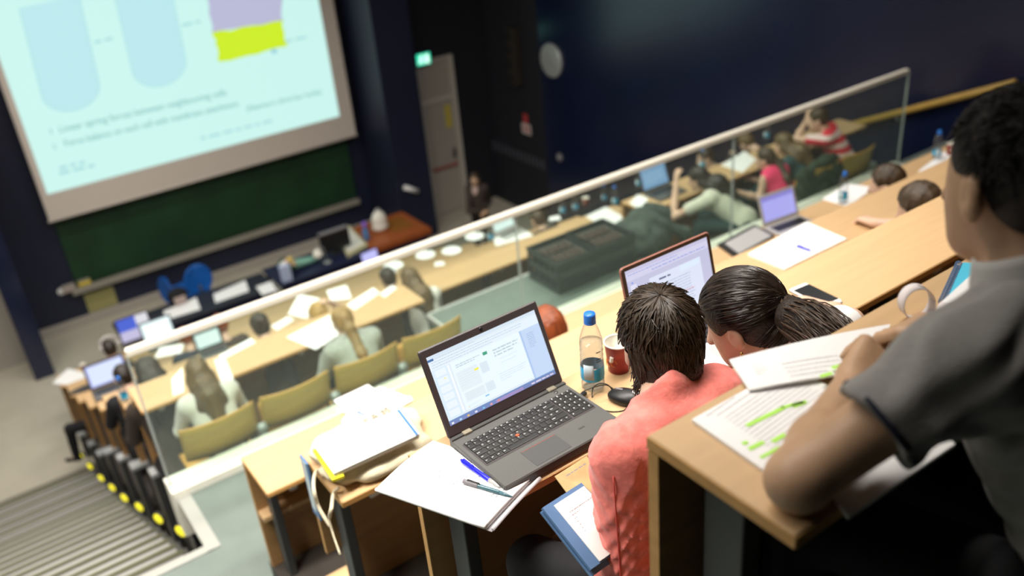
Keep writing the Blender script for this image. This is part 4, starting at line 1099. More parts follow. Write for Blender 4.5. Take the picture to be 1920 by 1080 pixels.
# flyaway hairs
for _ in range(0):
    d0 = nrm(np.array([rng.normal(0, 0.5), rng.normal(-0.2, 0.5), abs(rng.normal(0.7, 0.3))]))
    q = HC + HR * d0; tdir = nrm(rng.normal(size=3)); pts = [H + A @ (q + d0 * 0.012 * u + tdir * 0.03 * u + d0 * 0.012 * math.sin(3 * u)) for u in np.linspace(0, 1, 8)]
    paths.append(pts)
locks('hair_locks', paths, 0.0021, hd_lock2, hair, base)
T0 = H + A @ tie_l
tail = [T0, at_d(1492, 596, 2.00), at_d(1525, 610, 1.93), at_d(1560, 640, 1.88), at_d(1585, 672, 1.86)]
def cat(pts, t):
    n = len(pts) - 1; x = min(max(t * n, 0), n - 1e-6); i = int(x); f = x - i
    p0, p1, p2, p3 = pts[max(i - 1, 0)], pts[i], pts[i + 1], pts[min(i + 2, n)]
    return 0.5 * ((2 * p1) + (-p0 + p2) * f + (2 * p0 - 5 * p1 + 4 * p2 - p3) * f * f + (-p0 + 3 * p1 - 3 * p2 + p3) * f ** 3)
tb = blob('ponytail', [cone(T0, tail[1], 0.018, 0.042), cone(tail[1], tail[2], 0.042, 0.044), cone(tail[2], tail[3], 0.042, 0.030), cone(tail[3], tail[4], 0.02, 0.006)], 0.006, 'hair_base', root, 0.02, None, base)
paths = []
for _ in range(900):
    off = nrm(rng.normal(size=3)) * rng.uniform(0.6, 1.08); t1 = rng.uniform(0.75, 1.04); sp_ = rng.normal(0, 0.012, 3); pts = []
    for i in range(9):
        u = i / 8; wdt = 0.014 + 0.036 * math.sin(PI * min(1, u * 0.72 + 0.05)); pts.append(cat(tail, u * min(t1, 1)) + off * wdt + sp_ * u * u)
    paths.append(pts)
for _ in range(26):        # loose ends
    off = nrm(rng.normal(size=3)) * 0.03; sp_ = rng.normal(0, 0.02, 3); t1 = rng.uniform(0.8, 1.05)
    paths.append([cat(tail, min(1, u * t1)) + off * min(1, 3 * u) + sp_ * u ** 3 for u in np.linspace(0, 1, 9)])
hd_tail = mat('brown_tail_locks', (0.065, 0.042, 0.028), 0.4, spec=0.5, noise=0.5, nscale=60)
locks('tail_locks', paths, 0.0022, hd_tail, tb, base)
m = MB(); m.lathe([(0.017, -0.008), (0.023, -0.004), (0.024, 0.003), (0.018, 0.008)], c=T0 + (tail[1] - T0) * 0.12 - base, n=16, axis=tail[1] - T0); m.build('hair_tie', 'black', root, True)
M['gold'] = mat('gold', (0.75, 0.52, 0.22), 0.25, metal=1.0)
e0 = H + A @ np.array([-0.080, -0.004, -0.046])
m = MB()
for k in range(5): m.lathe([(0.0005, -0.004), (0.0042, -0.002), (0.0042, 0.002), (0.0005, 0.004)], c=e0 - base + np.array([0.001 * (k % 2), 0.0, -0.0062 * k]), n=10, axis=(1, 0, 0.3))
m.build('earring', 'gold', root, True)

# --- person in grey at the right
M['grey_polo'] = mat('grey_polo', (0.30, 0.29, 0.275), 0.85, noise=0.06, nscale=60, bump=0.15, bscale=160)
Hm = at_d(1902, 340, 1.22)
Nm = at_d(1945, 525, 1.19); hipm = np.array([1.16, 0.26, -1.05])
eM = at_z(1496, 900, -0.804); wM = at_z(1598, 722, -0.795)
def mfold(P):
    x, y, z = P[..., 0], P[..., 1], P[..., 2]
    return 0.004 * np.sin(90 * (z - 0.5 * x) + 3 * np.sin(30 * y)) + 0.003 * np.sin(55 * (x + z) + 2 * np.sin(25 * z))
hdir = at_z(1668, 655, -0.80) - wM
wR = at_z(1800, 640, -0.775)
root, J = person('person in a grey polo shirt seen from behind, leaning an elbow on the nearest desk', Hm, -1.58, yaw=-0.05, hyaw=-0.24, hpitch=0.22, hroll=-0.05, hip=hipm, neckof=Nm, s=1.04, skin='skin_tan', top='grey_polo', sleeve='short', slen=0.49, hair=None, res=0.0058, wob=mfold,
    arms={'L': (eM, wM, hdir + np.array([0.01, 0, 0.012]), (-0.42, -0.62, 0.66), 1.0), 'R': (at_z(1905, 690, -0.76), wR, at_z(1700, 615, -0.79) - wR, (0.0, -0.2, 1), 0.75)}, sh_roll=0.34, torso_w=0.92, bottom='black_cloth', legdir=(-0.1, 1, 0))
H, A, base = J['H'], J['A'], J['base']
hm_ = mat('short_black_brown_hair', (0.014, 0.010, 0.008), 0.6, noise=0.4, nscale=60, bump=0.6, bscale=260)
hair = blob('hair', hair_cap(H, A, 1.0, -0.005, 0.97), 0.006, hm_, root, 0.02, None, base)
paths = []; tries = 0
while len(paths) < 1400 and tries < 20000:
    tries += 1
    d0 = nrm(rng.normal(size=3))
    if is_face(d0) or d0[2] < -0.6: continue
    q = HC + HR * d0 * 0.97; tang = nrm(np.array([d0[0] * 0.3, 0.6 if d0[2] > 0.3 else -0.2, -0.8]) + rng.normal(0, 0.3, 3)); tang = nrm(tang - d0 * (tang @ d0))
    paths.append([H + A @ (q + tang * 0.018 * u + d0 * 0.006 * u) for u in (0, 0.35, 0.7, 1.0)])
locks('hair_locks', paths, 0.0012, hm_, hair, base)
M['polo_collar'] = mat('pale_polo_collar', (0.50, 0.49, 0.47), 0.85)
N = J['N']; sp = J['sp']
m = MB()
def col(u, v):
    a = -2.4 + 4.8 * u; r = 0.060 + 0.020 * v
    return N - base + J['r3'] * math.sin(a) * r * 1.05 - J['fw'] * math.cos(a) * r + sp * (0.052 - 0.050 * v)
m.grid(col, 24, 4, 0.004); m.build('collar', 'polo_collar', root, True)
# dark ribbed cuff of the left sleeve
sh = J['shL']; e = J['D']['L'][0]; c0 = sh + (e - sh) * 0.49; ax = nrm(e - sh)
M['cuff'] = mat('dark_navy_cuff', (0.012, 0.016, 0.035), 0.85)
m = MB(); m.lathe([(0.058, -0.004), (0.0665, -0.003), (0.0665, 0.003), (0.060, 0.004), (0.046, 0.003)], c=c0 + ax * 0.0 - base, n=28, axis=ax, cap=False); m.build('sleeve_cuff', 'cuff', root, True)

# ------------------------------------------------------------------ small helpers for things on desks
ZA, ZB, ZC_, ZD = -0.848, -1.431, -2.02, -2.695
def words(mb, o, ex, ey, width, nlines, pitch, h, last=0.6, gap=0.25):
    """rows of word-sized ink strokes, o = top left"""
    o = np.array(o, float); ex = np.array(ex, float); ey = np.array(ey, float)
    for i in range(nlines):
        x = 0.0; end = width * (last if i == nlines - 1 else rng.uniform(0.9, 1.0))
        while x < end:
            w = min(h * rng.uniform(1.5, 5.0), end - x)
            a = o + ex * x - ey * (pitch * i); b = a + ex * w; hh = h * 0.5
            mb.add([a - ey * hh, b - ey * hh, b + ey * hh * rng.uniform(0.2, 1), a + ey * hh], [(0, 1, 2, 3)])
            x += w + h * gap * rng.uniform(2, 4)
    return mb
M['ink_pale'] = mat('pale_grey_ink', (0.58, 0.58, 0.60), 0.7)
def sheet(label, pts, z, t=0.003, group=None, name='paper_sheet', cat_='paper', material='white', lines=None, curl=0.0):
    """a sheet (or thin stack) lying on the surface at height z, corners given ccw as (x, y)"""
    P = [np.array([p[0], p[1], 0.]) for p in pts]; c = sum(P) / 4
    o = thing(name, label, cat_, (c[0], c[1], z), group=group)
    def fn(u, v):
        q = (P[0] * (1 - u) + P[1] * u) * (1 - v) + (P[3] * (1 - u) + P[2] * u) * v - c
        q[2] = t + curl * (math.sin(PI * u) * 0.4 + 0.6 * v * v * u); return q
    m = MB(); m.grid(fn, 8, 8, t); m.build('leaf', material, o)
    if lines:
        ex = P[1] - P[0]; ey = P[3] - P[0]; W_, Hh = np.linalg.norm(ex), np.linalg.norm(ey); ex /= W_; ey /= Hh
        m = MB()
        for (u0, v0, wd, nl, pit, h) in lines:
            words(m, P[0] - c + ex * W_ * u0 + ey * Hh * v0 + np.array([0, 0, t + 0.0006 + curl * 0.5]), ex, ey, W_ * wd, nl, pit, h)
        m.build('printed_lines', 'ink_pale', o)
    return o
def px_sheet(label, pxs, z, **k):
    return sheet(label, [at_z(px, py, z)[:2] for px, py in pxs], z, **k)
M['water'] = glass_mat('water', (0.93, 0.96, 0.97), 0.04, 0.04)
M['cap_blue'] = mat('blue_cap', (0.02, 0.17, 0.62), 0.35)
M['label_blue'] = mat('blue_bottle_label', (0.02, 0.42, 0.72), 0.4, noise=0.3, nscale=25)
M['label_white'] = mat('pale_bottle_label', (0.55, 0.66, 0.70), 0.4)
M['olive_dot'] = mat('olive_badge', (0.30, 0.32, 0.05), 0.5)
def make_bottle(label, loc, group, fine=False, h=0.222, rz=0.0):
    t = thing('water_bottle', label, 'bottle', loc, rz, group=group); n = 28 if fine else 14; k = h / 0.222
    prof = [(0.001, 0.003), (0.024, 0.0), (0.0315, 0.006), (0.0325, 0.016), (0.0305, 0.024), (0.0325, 0.032), (0.0325, 0.052), (0.0325, 0.085), (0.031, 0.092), (0.0325, 0.100), (0.0305, 0.108), (0.0325, 0.116), (0.031, 0.124), (0.0322, 0.132),
            (0.031, 0.148), (0.0255, 0.168), (0.0185, 0.186), (0.0138, 0.196), (0.0132, 0.203)]
    MB().lathe([(r, z * k) for r, z in prof], n=n).build('shell', 'pet', t, True)
    cp = MB().lathe([(0.0155, 0.196 * k), (0.0162, 0.199 * k), (0.0162, 0.219 * k), (0.0150, 0.222 * k), (0.001, 0.2222 * k)], n=n).build('cap', 'cap_blue', t, True)
    MB().lathe([(0.0166, 0.1945 * k), (0.0168, 0.1975 * k), (0.0155, 0.1985 * k)], n=n).build('cap_ring', 'cap_blue', cp, True)
    lb = MB().lathe([(0.0329, 0.034 * k), (0.0331, 0.036 * k), (0.0331, 0.070 * k), (0.0329, 0.072 * k)], n=n, cap=False).build('label', 'label_blue', t, True)
    m = MB()
    def pa(u, v): a = -1.9 + 0.9 * u; return (0.0333 * math.sin(a) , -0.0333 * math.cos(a), (0.040 + 0.045 * v) * k)
    m.grid(pa, 6, 2, 0.0004); m.build('label_panel', 'label_white', lb, True)
    if fine:
        MB().lathe([(0.001, 0.004), (0.022, 0.002), (0.030, 0.008), (0.031, 0.018), (0.029, 0.024), (0.031, 0.034), (0.031, 0.084), (0.0298, 0.092), (0.031, 0.100), (0.0292, 0.108), (0.031, 0.116), (0.0298, 0.124), (0.0305, 0.131), (0.0297, 0.150), (0.001, 0.150)], n=n).build('water', 'water', t, True)
        m = MB()
        def ov(u, v): a = 0.95 + 0.35 * math.cos(2 * PI * u) * v; return (0.0335 * math.sin(a), -0.0335 * math.cos(a), 0.045 + 0.009 * math.sin(2 * PI * u) * v)
        m.grid(ov, 14, 2, 0.0004); m.build('label_badge', 'olive_dot', lb)
        m = MB()
        for q in (0.098, 0.106, 0.128):
            def st(u, v, q=q): a = -0.75 + 0.45 * u; return (0.0332 * math.sin(a), -0.0332 * math.cos(a), q + 0.003 * v)
            m.grid(st, 4, 1, 0.0003)
        m.box(-0.001, 0.001, -0.0338, -0.0333, 0.030, 0.042)
        m.build('print_marks', 'ink_dark', lb)
    return t

# ------------------------------------------------------------------ laptops
M['lap_dark'] = mat('dark_grey_laptop', (0.085, 0.085, 0.080), 0.42, noise=0.05, nscale=200, bump=0.02, bscale=900)
M['lap_bezel'] = mat('black_brown_bezel', (0.045, 0.037, 0.038), 0.4)
M['key'] = mat('black_key', (0.012, 0.012, 0.012), 0.38)
M['keytext'] = mat('key_legend', (0.75, 0.76, 0.74), 0.5)
M['tpad'] = mat('touchpad_grey', (0.062, 0.062, 0.062), 0.35)
M['hinge'] = mat('dark_hinge', (0.10, 0.10, 0.095), 0.3, metal=0.6)
M['hinge_b'] = mat('brass_toned_hinge', (0.45, 0.40, 0.30), 0.3, metal=0.8)
M['red'] = mat('red_rubber', (0.62, 0.09, 0.03), 0.5)
M['silver'] = mat('silver_laptop', (0.52, 0.51, 0.49), 0.35, metal=0.4)
def laptop(label, x, y, z, rz, w, d, h, lid, ang, screen_fn, base_mat='lap_dark', bezel='lap_bezel', bez=(0.018, 0.018, 0.028, 0.018), group=None, th=0.024, lt=0.008, r=0.006, detail=False):
    t = thing('laptop', label, 'laptop', (x, y, z), rz, group)
    MB().box(-w / 2, w / 2, -d / 2, d / 2, 0.002, th, r).build('base', base_mat, t)
    # lid: local axes u = x, v along the tilted lid, n towards the user
    o = np.array([0, d / 2 - 0.004, th - 0.002]); ev = np.array([0, math.cos(ang), math.sin(ang)]); en = np.array([0, -math.sin(ang), math.cos(ang)]); ex = np.array([1., 0, 0])
    mt = Matrix(((1, ev[0], en[0], o[0]), (0, ev[1], en[1], o[1]), (0, ev[2], en[2], o[2]), (0, 0, 0, 1)))
    lidm = MB().box(-w / 2, w / 2, 0.004, lid, -lt, 0.0, r).xf(mt).build('lid', base_mat if base_mat != 'lap_dark' else 'lap_bezel', t)
    MB().box(-w / 2 + 0.003, w / 2 - 0.003, 0.008, lid - 0.003, 0.0, 0.0012, r).xf(mt).build('bezel', bezel, lidm)
    l_, r_, b_, tp = bez
    sx0, sx1, sv0, sv1 = -w / 2 + l_, w / 2 - r_, b_, lid - tp
    class S:
        def __init__(s): s.k = 0
        def P(s, u, v, off): return o + ex * (sx0 + (sx1 - sx0) * u) + ev * (sv0 + (sv1 - sv0) * v) + en * off
        def rect(s, name, u0, v0, u1, v1, col, st=1.0, lev=1, parent=None):
            off = 0.0014 + 0.0002 * lev
            m = MB(); p = [s.P(u0, v0, off), s.P(u1, v0, off), s.P(u1, v1, off), s.P(u0, v1, off)]
            m.slab(p, 0.00015); return m.build(name, emat('lit_' + name, col, st), parent)
        def lines(s, name, items, col, lev=4, parent=None):
            m = MB()
            for (u, v, wd, nl, pit, hh, *la) in items:
                words(m, s.P(u, v, 0.0014 + 0.0002 * lev), ex, ev, wd * (sx1 - sx0), nl, pit * (sv1 - sv0), hh * (sv1 - sv0), *(la or [0.6]))
            return m.build(name, emat('lit_' + name, col), parent)
    sc = S(); disp = sc.rect('display', 0, 0, 1, 1, *screen_fn[0], lev=0, parent=lidm)
    screen_fn[1](sc, disp)
    if not detail:
        kb = MB()
        kb.box(-w * 0.42, w * 0.42, -0.01, d / 2 - 0.035, th, th + 0.0006)
        kb.build('keyboard', 'black', t)
        MB().box(-0.05, 0.05, -d / 2 + 0.012, -0.025, th, th + 0.0006).build('touchpad', 'tpad' if base_mat == 'lap_dark' else 'silver', t)
    return t, (o, ex, ev, en)

def main_screen(s, d):
    s.rect('title_strip', 0, 0.955, 1, 1, (0.72, 0.84, 0.96), 0.95, 1, d)
    s.rect('file_tab', 0.0, 0.925, 0.05, 0.957, (0.05, 0.18, 0.45), 0.9, 2, d)
    s.rect('ribbon', 0, 0.80, 1, 0.925, (0.80, 0.90, 0.98), 1.0, 1, d)
    s.lines('ribbon_icons', [(0.02, 0.90, 0.9, 3, 0.035, 0.010), (0.06, 0.94, 0.6, 1, 0.02, 0.010)], (0.52, 0.64, 0.78), 3, d)
    s.rect('thumbnail_pane', 0, 0.07, 0.13, 0.80, (0.72, 0.86, 0.97), 1.0, 1, d)
    for k in range(6): s.rect('slide_thumbnail', 0.025, 0.69 - 0.117 * k, 0.115, 0.78 - 0.117 * k, (0.84, 0.93, 1.0), 1.0, 2, d)
    s.rect('thumbnail_mark', 0.08, 0.63, 0.095, 0.645, (0.9, 0.85, 0.2), 1.0, 3, d)
    s.rect('pane_scrollbar', 0.135, 0.10, 0.15, 0.79, (0.92, 0.97, 1.0), 1.0, 2, d)
    s.rect('open_slide', 0.165, 0.10, 0.80, 0.80, (0.80, 0.91, 0.97), 1.05, 2, d)
    s.rect('side_pane', 0.82, 0.07, 1, 0.80, (0.56, 0.70, 0.93), 1.0, 1, d)
    s.rect('side_pane_edge', 0.805, 0.07, 0.82, 0.80, (0.42, 0.58, 0.88), 1.0, 2, d)
    s.rect('figure_panel', 0.18, 0.36, 0.37, 0.64, (0.78, 0.88, 0.94), 1.0, 3, d)
    s.rect('figure_panel', 0.39, 0.47, 0.46, 0.62, (0.72, 0.83, 0.92), 1.0, 3, d)
    s.rect('figure_panel', 0.19, 0.20, 0.37, 0.33, (0.76, 0.86, 0.92), 1.0, 3, d)
    s.rect('figure_panel', 0.38, 0.20, 0.46, 0.33, (0.73, 0.84, 0.92), 1.0, 3, d)
    s.rect('yellow_marker', 0.335, 0.555, 0.375, 0.585, (0.92, 0.88, 0.10), 1.0, 4, d)
    s.rect('green_emblem', 0.445, 0.70, 0.485, 0.745, (0.06, 0.42, 0.25), 0.9, 4, d)
    s.rect('blue_button', 0.35, 0.155, 0.385, 0.172, (0.20, 0.50, 0.85), 1.0, 4, d)
    s.rect('orange_dot', 0.19, 0.125, 0.197, 0.137, (0.9, 0.45, 0.2), 1.0, 4, d)
    s.lines('slide_title_lines', [(0.20, 0.735, 0.24, 2, 0.028, 0.013, 0.7), (0.535, 0.71, 0.245, 3, 0.042, 0.020, 0.75)], (0.50, 0.63, 0.68), 4, d)
    s.lines('slide_text_lines', [(0.57, 0.56, 0.18, 2, 0.06, 0.009, 0.8), (0.52, 0.36, 0.26, 4, 0.032, 0.010, 0.4), (0.19, 0.61, 0.16, 6, 0.035, 0.006), (0.395, 0.61, 0.06, 6, 0.02, 0.006), (0.20, 0.31, 0.16, 4, 0.025, 0.006), (0.39, 0.31, 0.06, 5, 0.022, 0.006), (0.20, 0.15, 0.13, 2, 0.02, 0.006)], (0.68, 0.79, 0.85), 4, d)
    s.lines('side_pane_lines', [(0.86, 0.72, 0.07, 8, 0.028, 0.012, 0.6)], (0.38, 0.52, 0.78), 3, d)
    s.rect('taskbar', 0, 0.0, 1, 0.05, (0.22, 0.30, 0.62), 0.85, 2, d)
    s.rect('status_bar', 0, 0.05, 1, 0.07, (0.16, 0.30, 0.62), 0.9, 2, d)
    s.rect('taskbar_reflection', 0.42, 0.002, 0.68, 0.048, (0.42, 0.34, 0.66), 0.85, 3, d)
    for k, c in enumerate([(0.9, 0.95, 1), (0.5, 0.8, 1), (0.9, 0.6, 0.2), (0.85, 0.9, 1), (0.2, 0.6, 0.9), (0.9, 0.4, 0.4), (0.8, 0.3, 0.3)]):
        s.rect('taskbar_icon', 0.015 + 0.07 * k, 0.012, 0.035 + 0.07 * k, 0.038, c, 0.9, 4, d)
    s.lines('taskbar_tray', [(0.76, 0.025, 0.22, 1, 0.03, 0.020, 1.0)], (0.80, 0.72, 0.85), 4, d)
TH = 0.029
t, (lo_, lex, lev, len_) = laptop('open dark grey laptop with number pad showing a slide editor, by the water bottle', 1.0185, 1.5418, ZB, 0.022, 0.377, 0.245, TH, 0.243, 1.142, [((0.80, 0.90, 0.97), 0.95), main_screen], detail=True, th=TH, bez=(0.016, 0.016, 0.034, 0.022))
# keyboard: a dark well, single keys, legends
MB().box(-0.176, 0.176, -0.030, 0.080, TH, TH + 0.0004, 0.003).build('keyboard_well', 'lap_bezel', t)
U = 0.0183; X0 = -0.1715; Yk = 0.060
rows = [('', [1.0] * 12 + [1.0, 1.0, 1.0]), ("1234567890'+", [1] * 13 + [2]), (' QWERTZUIOPSD', [1.5] + [1] * 12 + [1.5]), (' ASDFGHJKLCC', [1.75] + [1] * 12 + [1.25]), (' <YXCVBNM,.-', [1.25] + [1] * 11 + [2.75]), ('', [1, 1, 1, 1, 5, 1, 1, 1, 0.95, 0.95, 0.95])]
lens_ = MB(); keymesh = {}
def key_at(x0, y0, wu, hh):
    kk = (round(wu, 2), round(hh, 4))
    if kk not in keymesh:
        g = 0.0011; wk = wu * U - 2 * g
        m = MB()
        def rg(ins, z, dn=0): return [(-wk / 2 + ins, -hh / 2 + ins - dn, z), (wk / 2 - ins, -hh / 2 + ins - dn, z), (wk / 2 - ins, hh / 2 - ins, z), (-wk / 2 + ins, hh / 2 - ins, z)]
        v = rg(0, 0) + rg(0.0004, 0.0018) + rg(0.0015, 0.0022)
        f = [(k * 4 + i, k * 4 + (i + 1) % 4, k * 4 + 4 + (i + 1) % 4, k * 4 + 4 + i) for k in range(2) for i in range(4)] + [(8, 9, 10, 11)]
        m.add(v, f); o = m.build('key', 'key', t, False, (x0 + wu * U / 2, y0, TH + 0.0004)); keymesh[kk] = o
    else:
        o = keymesh[kk].copy(); COL.objects.link(o); o.parent = t; o.location = (x0 + wu * U / 2, y0, TH + 0.0004)
for ri, (letters, ws) in enumerate(rows):
    hh = 0.0105 if ri == 0 else 0.0163; y = Yk + 0.0155 if ri == 0 else Yk - (ri - 1) * 0.0185
    x = X0
    for ki, wu in enumerate(ws):
        key_at(x, y, wu, hh)
        if ki < len(letters) and letters[ki] != ' ':
            put_text(lens_, letters[ki], 0.0062, (x + 0.004, y + 0.0005, TH + 0.0029), (1, 0, 0), (0, 1, 0))
        elif not (ri == 5 and ki == 4):
            lens_.box(x + 0.004, x + 0.004 + 0.005 * min(wu, 2), y, y + 0.0016, TH + 0.0027, TH + 0.0029)
        x += wu * U
    nx = X0 + 15.15 * U
    if ri == 0: np_ = [1, 1, 1, 1]
    else: np_ = {1: [1, 1, 1, 1], 2: [1, 1, 1, 0.95], 3: [1, 1, 1, 0.95], 4: [1, 1, 1, 0.95], 5: [2, 1, 0.95]}[ri]
    for ki, wu in enumerate(np_):
        key_at(nx, y, wu * 0.98, hh)
        lens_.box(nx + 0.005, nx + 0.0075, y - 0.001, y + 0.003, TH + 0.0027, TH + 0.0029)
        nx += wu * U * 0.98
lens_.build('key_legends', 'keytext', t)
MB().lathe([(0.0052, 0.001), (0.0052, 0.004), (0.004, 0.0052), (0.001, 0.0054)], c=(X0 + 6.65 * U, Yk - 2.5 * 0.0185, TH), n=14).build('pointing_stick', 'red', t, True)
tp = MB().box(-0.085, 0.025, -0.112, -0.043, TH - 0.0005, TH + 0.0006, 0.002).build('touchpad', 'tpad', t)
MB().box(-0.084, 0.024, -0.0462, -0.0456, TH + 0.0006, TH + 0.0009).build('button_line', 'red', tp)
m = MB(); m.box(0.083, 0.101, -0.072, -0.066, TH, TH + 0.0008); m.build('fingerprint_reader', 'hinge', t)
MB().lathe([(0.0058, 0), (0.0058, 0.0012), (0.001, 0.0013)], c=(0.142, 0.096, TH), n=14).build('power_button', 'hinge', t, True)
m = MB(); m.box(-0.188, 0.188, 0.108, 0.1205, TH - 0.004, TH + 0.004, 0.002); hg = m.build('hinge_bar', 'hinge', t)
for x in (-0.150, 0.128): MB().box(x, x + 0.026, 0.106, 0.122, TH - 0.002, TH + 0.0055, 0.002).build('hinge_cover', 'hinge_b', hg)
q = lo_ + lev * 0.233 + len_ * 0.0016; MB().lathe([(0.0045, 0), (0.0045, 0.0012), (0.001, 0.0014)], c=q, n=14, axis=len_).build('webcam', 'black', t, True)
m = MB()
for k in range(9): m.box(-0.1893, -0.1884, 0.02 + 0.009 * k, 0.026 + 0.009 * k, 0.008, 0.018)
m.build('vent_slots', 'black', t)

def pale_ui(s, d):
    s.rect('menu_strip', 0, 0.95, 1, 1, (0.58, 0.56, 0.76), 1, 1, d); s.rect('tool_strip', 0, 0.84, 1, 0.95, (0.66, 0.65, 0.85), 1, 1, d)
    s.lines('tool_icons', [(0.02, 0.925, 0.6, 1, 0.04, 0.014, 1.0), (0.30, 0.875, 0.66, 1, 0.05, 0.020, 1.0)], (0.35, 0.40, 0.75), 3, d)
    s.rect('sidebar', 0, 0.0, 0.13, 0.84, (0.56, 0.56, 0.78), 1, 1, d)
    for k in range(6): s.rect('page_thumbnail', 0.03, 0.68 - 0.125 * k, 0.10, 0.77 - 0.125 * k, (0.74, 0.74, 0.92), 1, 2, d)
    s.rect('page_dot', 0.05, 0.79, 0.065, 0.81, (0.10, 0.25, 0.85), 1, 3, d)
    s.rect('page', 0.25, 0.05, 0.88, 0.76, (0.72, 0.78, 0.93), 1.0, 2, d)
    s.rect('page_highlight', 0.62, 0.66, 0.86, 0.75, (0.72, 0.84, 0.98), 1.0, 3, d)
    s.lines('heading', [(0.36, 0.69, 0.14, 1, 0.05, 0.028, 1.0)], (0.10, 0.12, 0.25), 4, d)
    s.lines('body_lines', [(0.34, 0.60, 0.42, 11, 0.042, 0.013)], (0.42, 0.48, 0.70), 4, d)
    s.lines('red_links', [(0.52, 0.36, 0.24, 1, 0.04, 0.014, 1.0)], (0.75, 0.30, 0.35), 5, d)
M['rose'] = mat('rose_brown_case', (0.30, 0.13, 0.10), 0.4)
M['bezel_brown'] = mat('dark_brown_bezel', (0.055, 0.030, 0.018), 0.35)
M['redcase'] = mat('red_hard_case', (0.50, 0.055, 0.02), 0.4)
t, _ = laptop('open laptop in a rose brown case, in front of the person with the earring', 1.66, 1.562, ZB, 0.0, 0.36, 0.25, 0.018, 0.238, math.radians(76), [((0.62, 0.62, 0.84), 0.9), pale_ui], base_mat='white_plastic', bezel='bezel_brown', th=0.022, lt=0.008, r=0.012, bez=(0.016, 0.016, 0.02, 0.014))
for c in list(kids(t)):
    if c.name.startswith('lid'): c.data.materials[0] = M['rose']
MB().box(-0.183, 0.183, -0.128, 0.125, 0.0, 0.010, 0.012).build('red_bottom_case', 'redcase', t)
m = MB()
for r_ in range(5):
    for k in range(14): m.box(-0.14 + 0.02 * k, -0.124 + 0.02 * k, 0.01 + 0.018 * r_, 0.0245 + 0.018 * r_, 0.0225, 0.0245)
m.build('keycaps', 'black', t)

# ------------------------------------------------------------------ things on the desk with the dark laptop
make_bottle('half full water bottle with a blue cap standing behind the dark laptop, in sharp focus', (1.2754, 1.6266, ZB), 'water bottles', True, 0.236, 0.45)
M['cup_red'] = mat('dark_red_paper_cup', (0.33, 0.035, 0.035), 0.5, noise=0.25, nscale=30)
M['cup_white'] = mat('white_cup_inside', (0.80, 0.78, 0.70), 0.55)
M['cup_orange'] = mat('orange_swirl', (0.65, 0.20, 0.04), 0.5)
c = thing('paper_cup', 'dark red paper cup half hidden by the short haired head', 'cup', (1.385, 1.645, ZB))
MB().lathe([(0.027, 0.001), (0.029, 0.0), (0.0385, 0.092)], n=28, cap=False).build('wall', 'cup_red', c, True)
MB().lathe([(0.0375, 0.090), (0.0268, 0.004), (0.001, 0.004)], n=28, cap=False).build('inside', 'cup_white', c, True)
MB().lathe([(0.0382, 0.089), (0.0405, 0.091), (0.0405, 0.094), (0.038, 0.095), (0.0372, 0.091)], n=28, cap=False).build('rim', 'cup_white', c, True)
m = MB()
for k in range(3):
    a0 = -2.1 + 0.5 * k
    m.tube([(0.0335 * math.sin(a0 + 0.25 * math.cos(q)) , -0.0335 * math.cos(a0 + 0.25 * math.cos(q)), 0.030 + 0.010 * math.sin(q) + 0.004 * k) for q in np.linspace(0, 5, 12)], 0.0012, 5)
m.build('swirl_print', 'cup_orange', c)
m = MB(); m.tube([(0.0355 * math.sin(-1.3 + 0.02 * k), -0.0355 * math.cos(-1.3 + 0.02 * k), 0.045 + 0.004 * k) for k in range(5)], 0.006, 6); m.build('leaf_print', 'cup_white', c)
# mouse
mo = thing('computer_mouse', 'black computer mouse with a cable beside the dark laptop', 'mouse', (1.300, 1.512, ZB), 0.5)
bm = [ell((0, 0, 0.012), (0.031, 0.056, 0.024)), cut((0, 0, -0.021), (0.2, 0.2, 0.02))]
blob('body', bm, 0.003, 'black', mo, 0.006)
MB().box(-0.003, 0.003, 0.012, 0.034, 0.030, 0.0375, 0.002).build('wheel', 'dim_grey', mo)
MB().lathe([(0.009, 0.0), (0.0088, 0.0012), (0.001, 0.0015)], c=(0.002, -0.022, 0.0335), n=18, axis=(0, -0.35, 1)).build('badge', 'pale_grey', mo, True)
cb = thing('mouse_cable', 'thin black cable from the mouse to a plug at the laptop side', 'cable', (1.22, 1.56, ZB))
b0 = np.array([1.22, 1.56, ZB])
pl = np.array([1.2085, 1.600, ZB + 0.012])
pts = [pl, pl + (0.02, 0.012, 0.002), at_z(1130, 722, ZB + 0.025), at_z(1148, 728, ZB + 0.012), at_z(1165, 745, ZB + 0.002), at_z(1180, 752, ZB + 0.002), at_z(1172, 768, ZB + 0.002), at_z(1150, 772, ZB + 0.002), at_z(1128, 768, ZB + 0.004)]
m = MB(); m.tube([cat([np.array(p) for p in pts], u) - b0 for u in np.linspace(0, 1, 50)], 0.0016, 6); m.build('cord', 'black', cb, True)
pts = [at_z(1110, 745, ZB + 0.002), at_z(1112, 728, ZB + 0.02), at_z(1124, 719, ZB + 0.05), at_z(1140, 722, ZB + 0.04), at_z(1152, 737, ZB + 0.014)]
m = MB(); m.tube([cat([np.array(p) for p in pts], u) - b0 for u in np.linspace(0, 1, 40)], 0.0016, 6); m.build('cord_loop', 'black', cb, True)
m = MB(); m.box(-0.004, 0.024, -0.006, 0.006, -0.004, 0.005, 0.002); m.xf(Matrix.Translation(Vector(pl - b0)) @ Matrix.Rotation(0.25, 4, 'Z')); m.build('plug', 'black', cb)
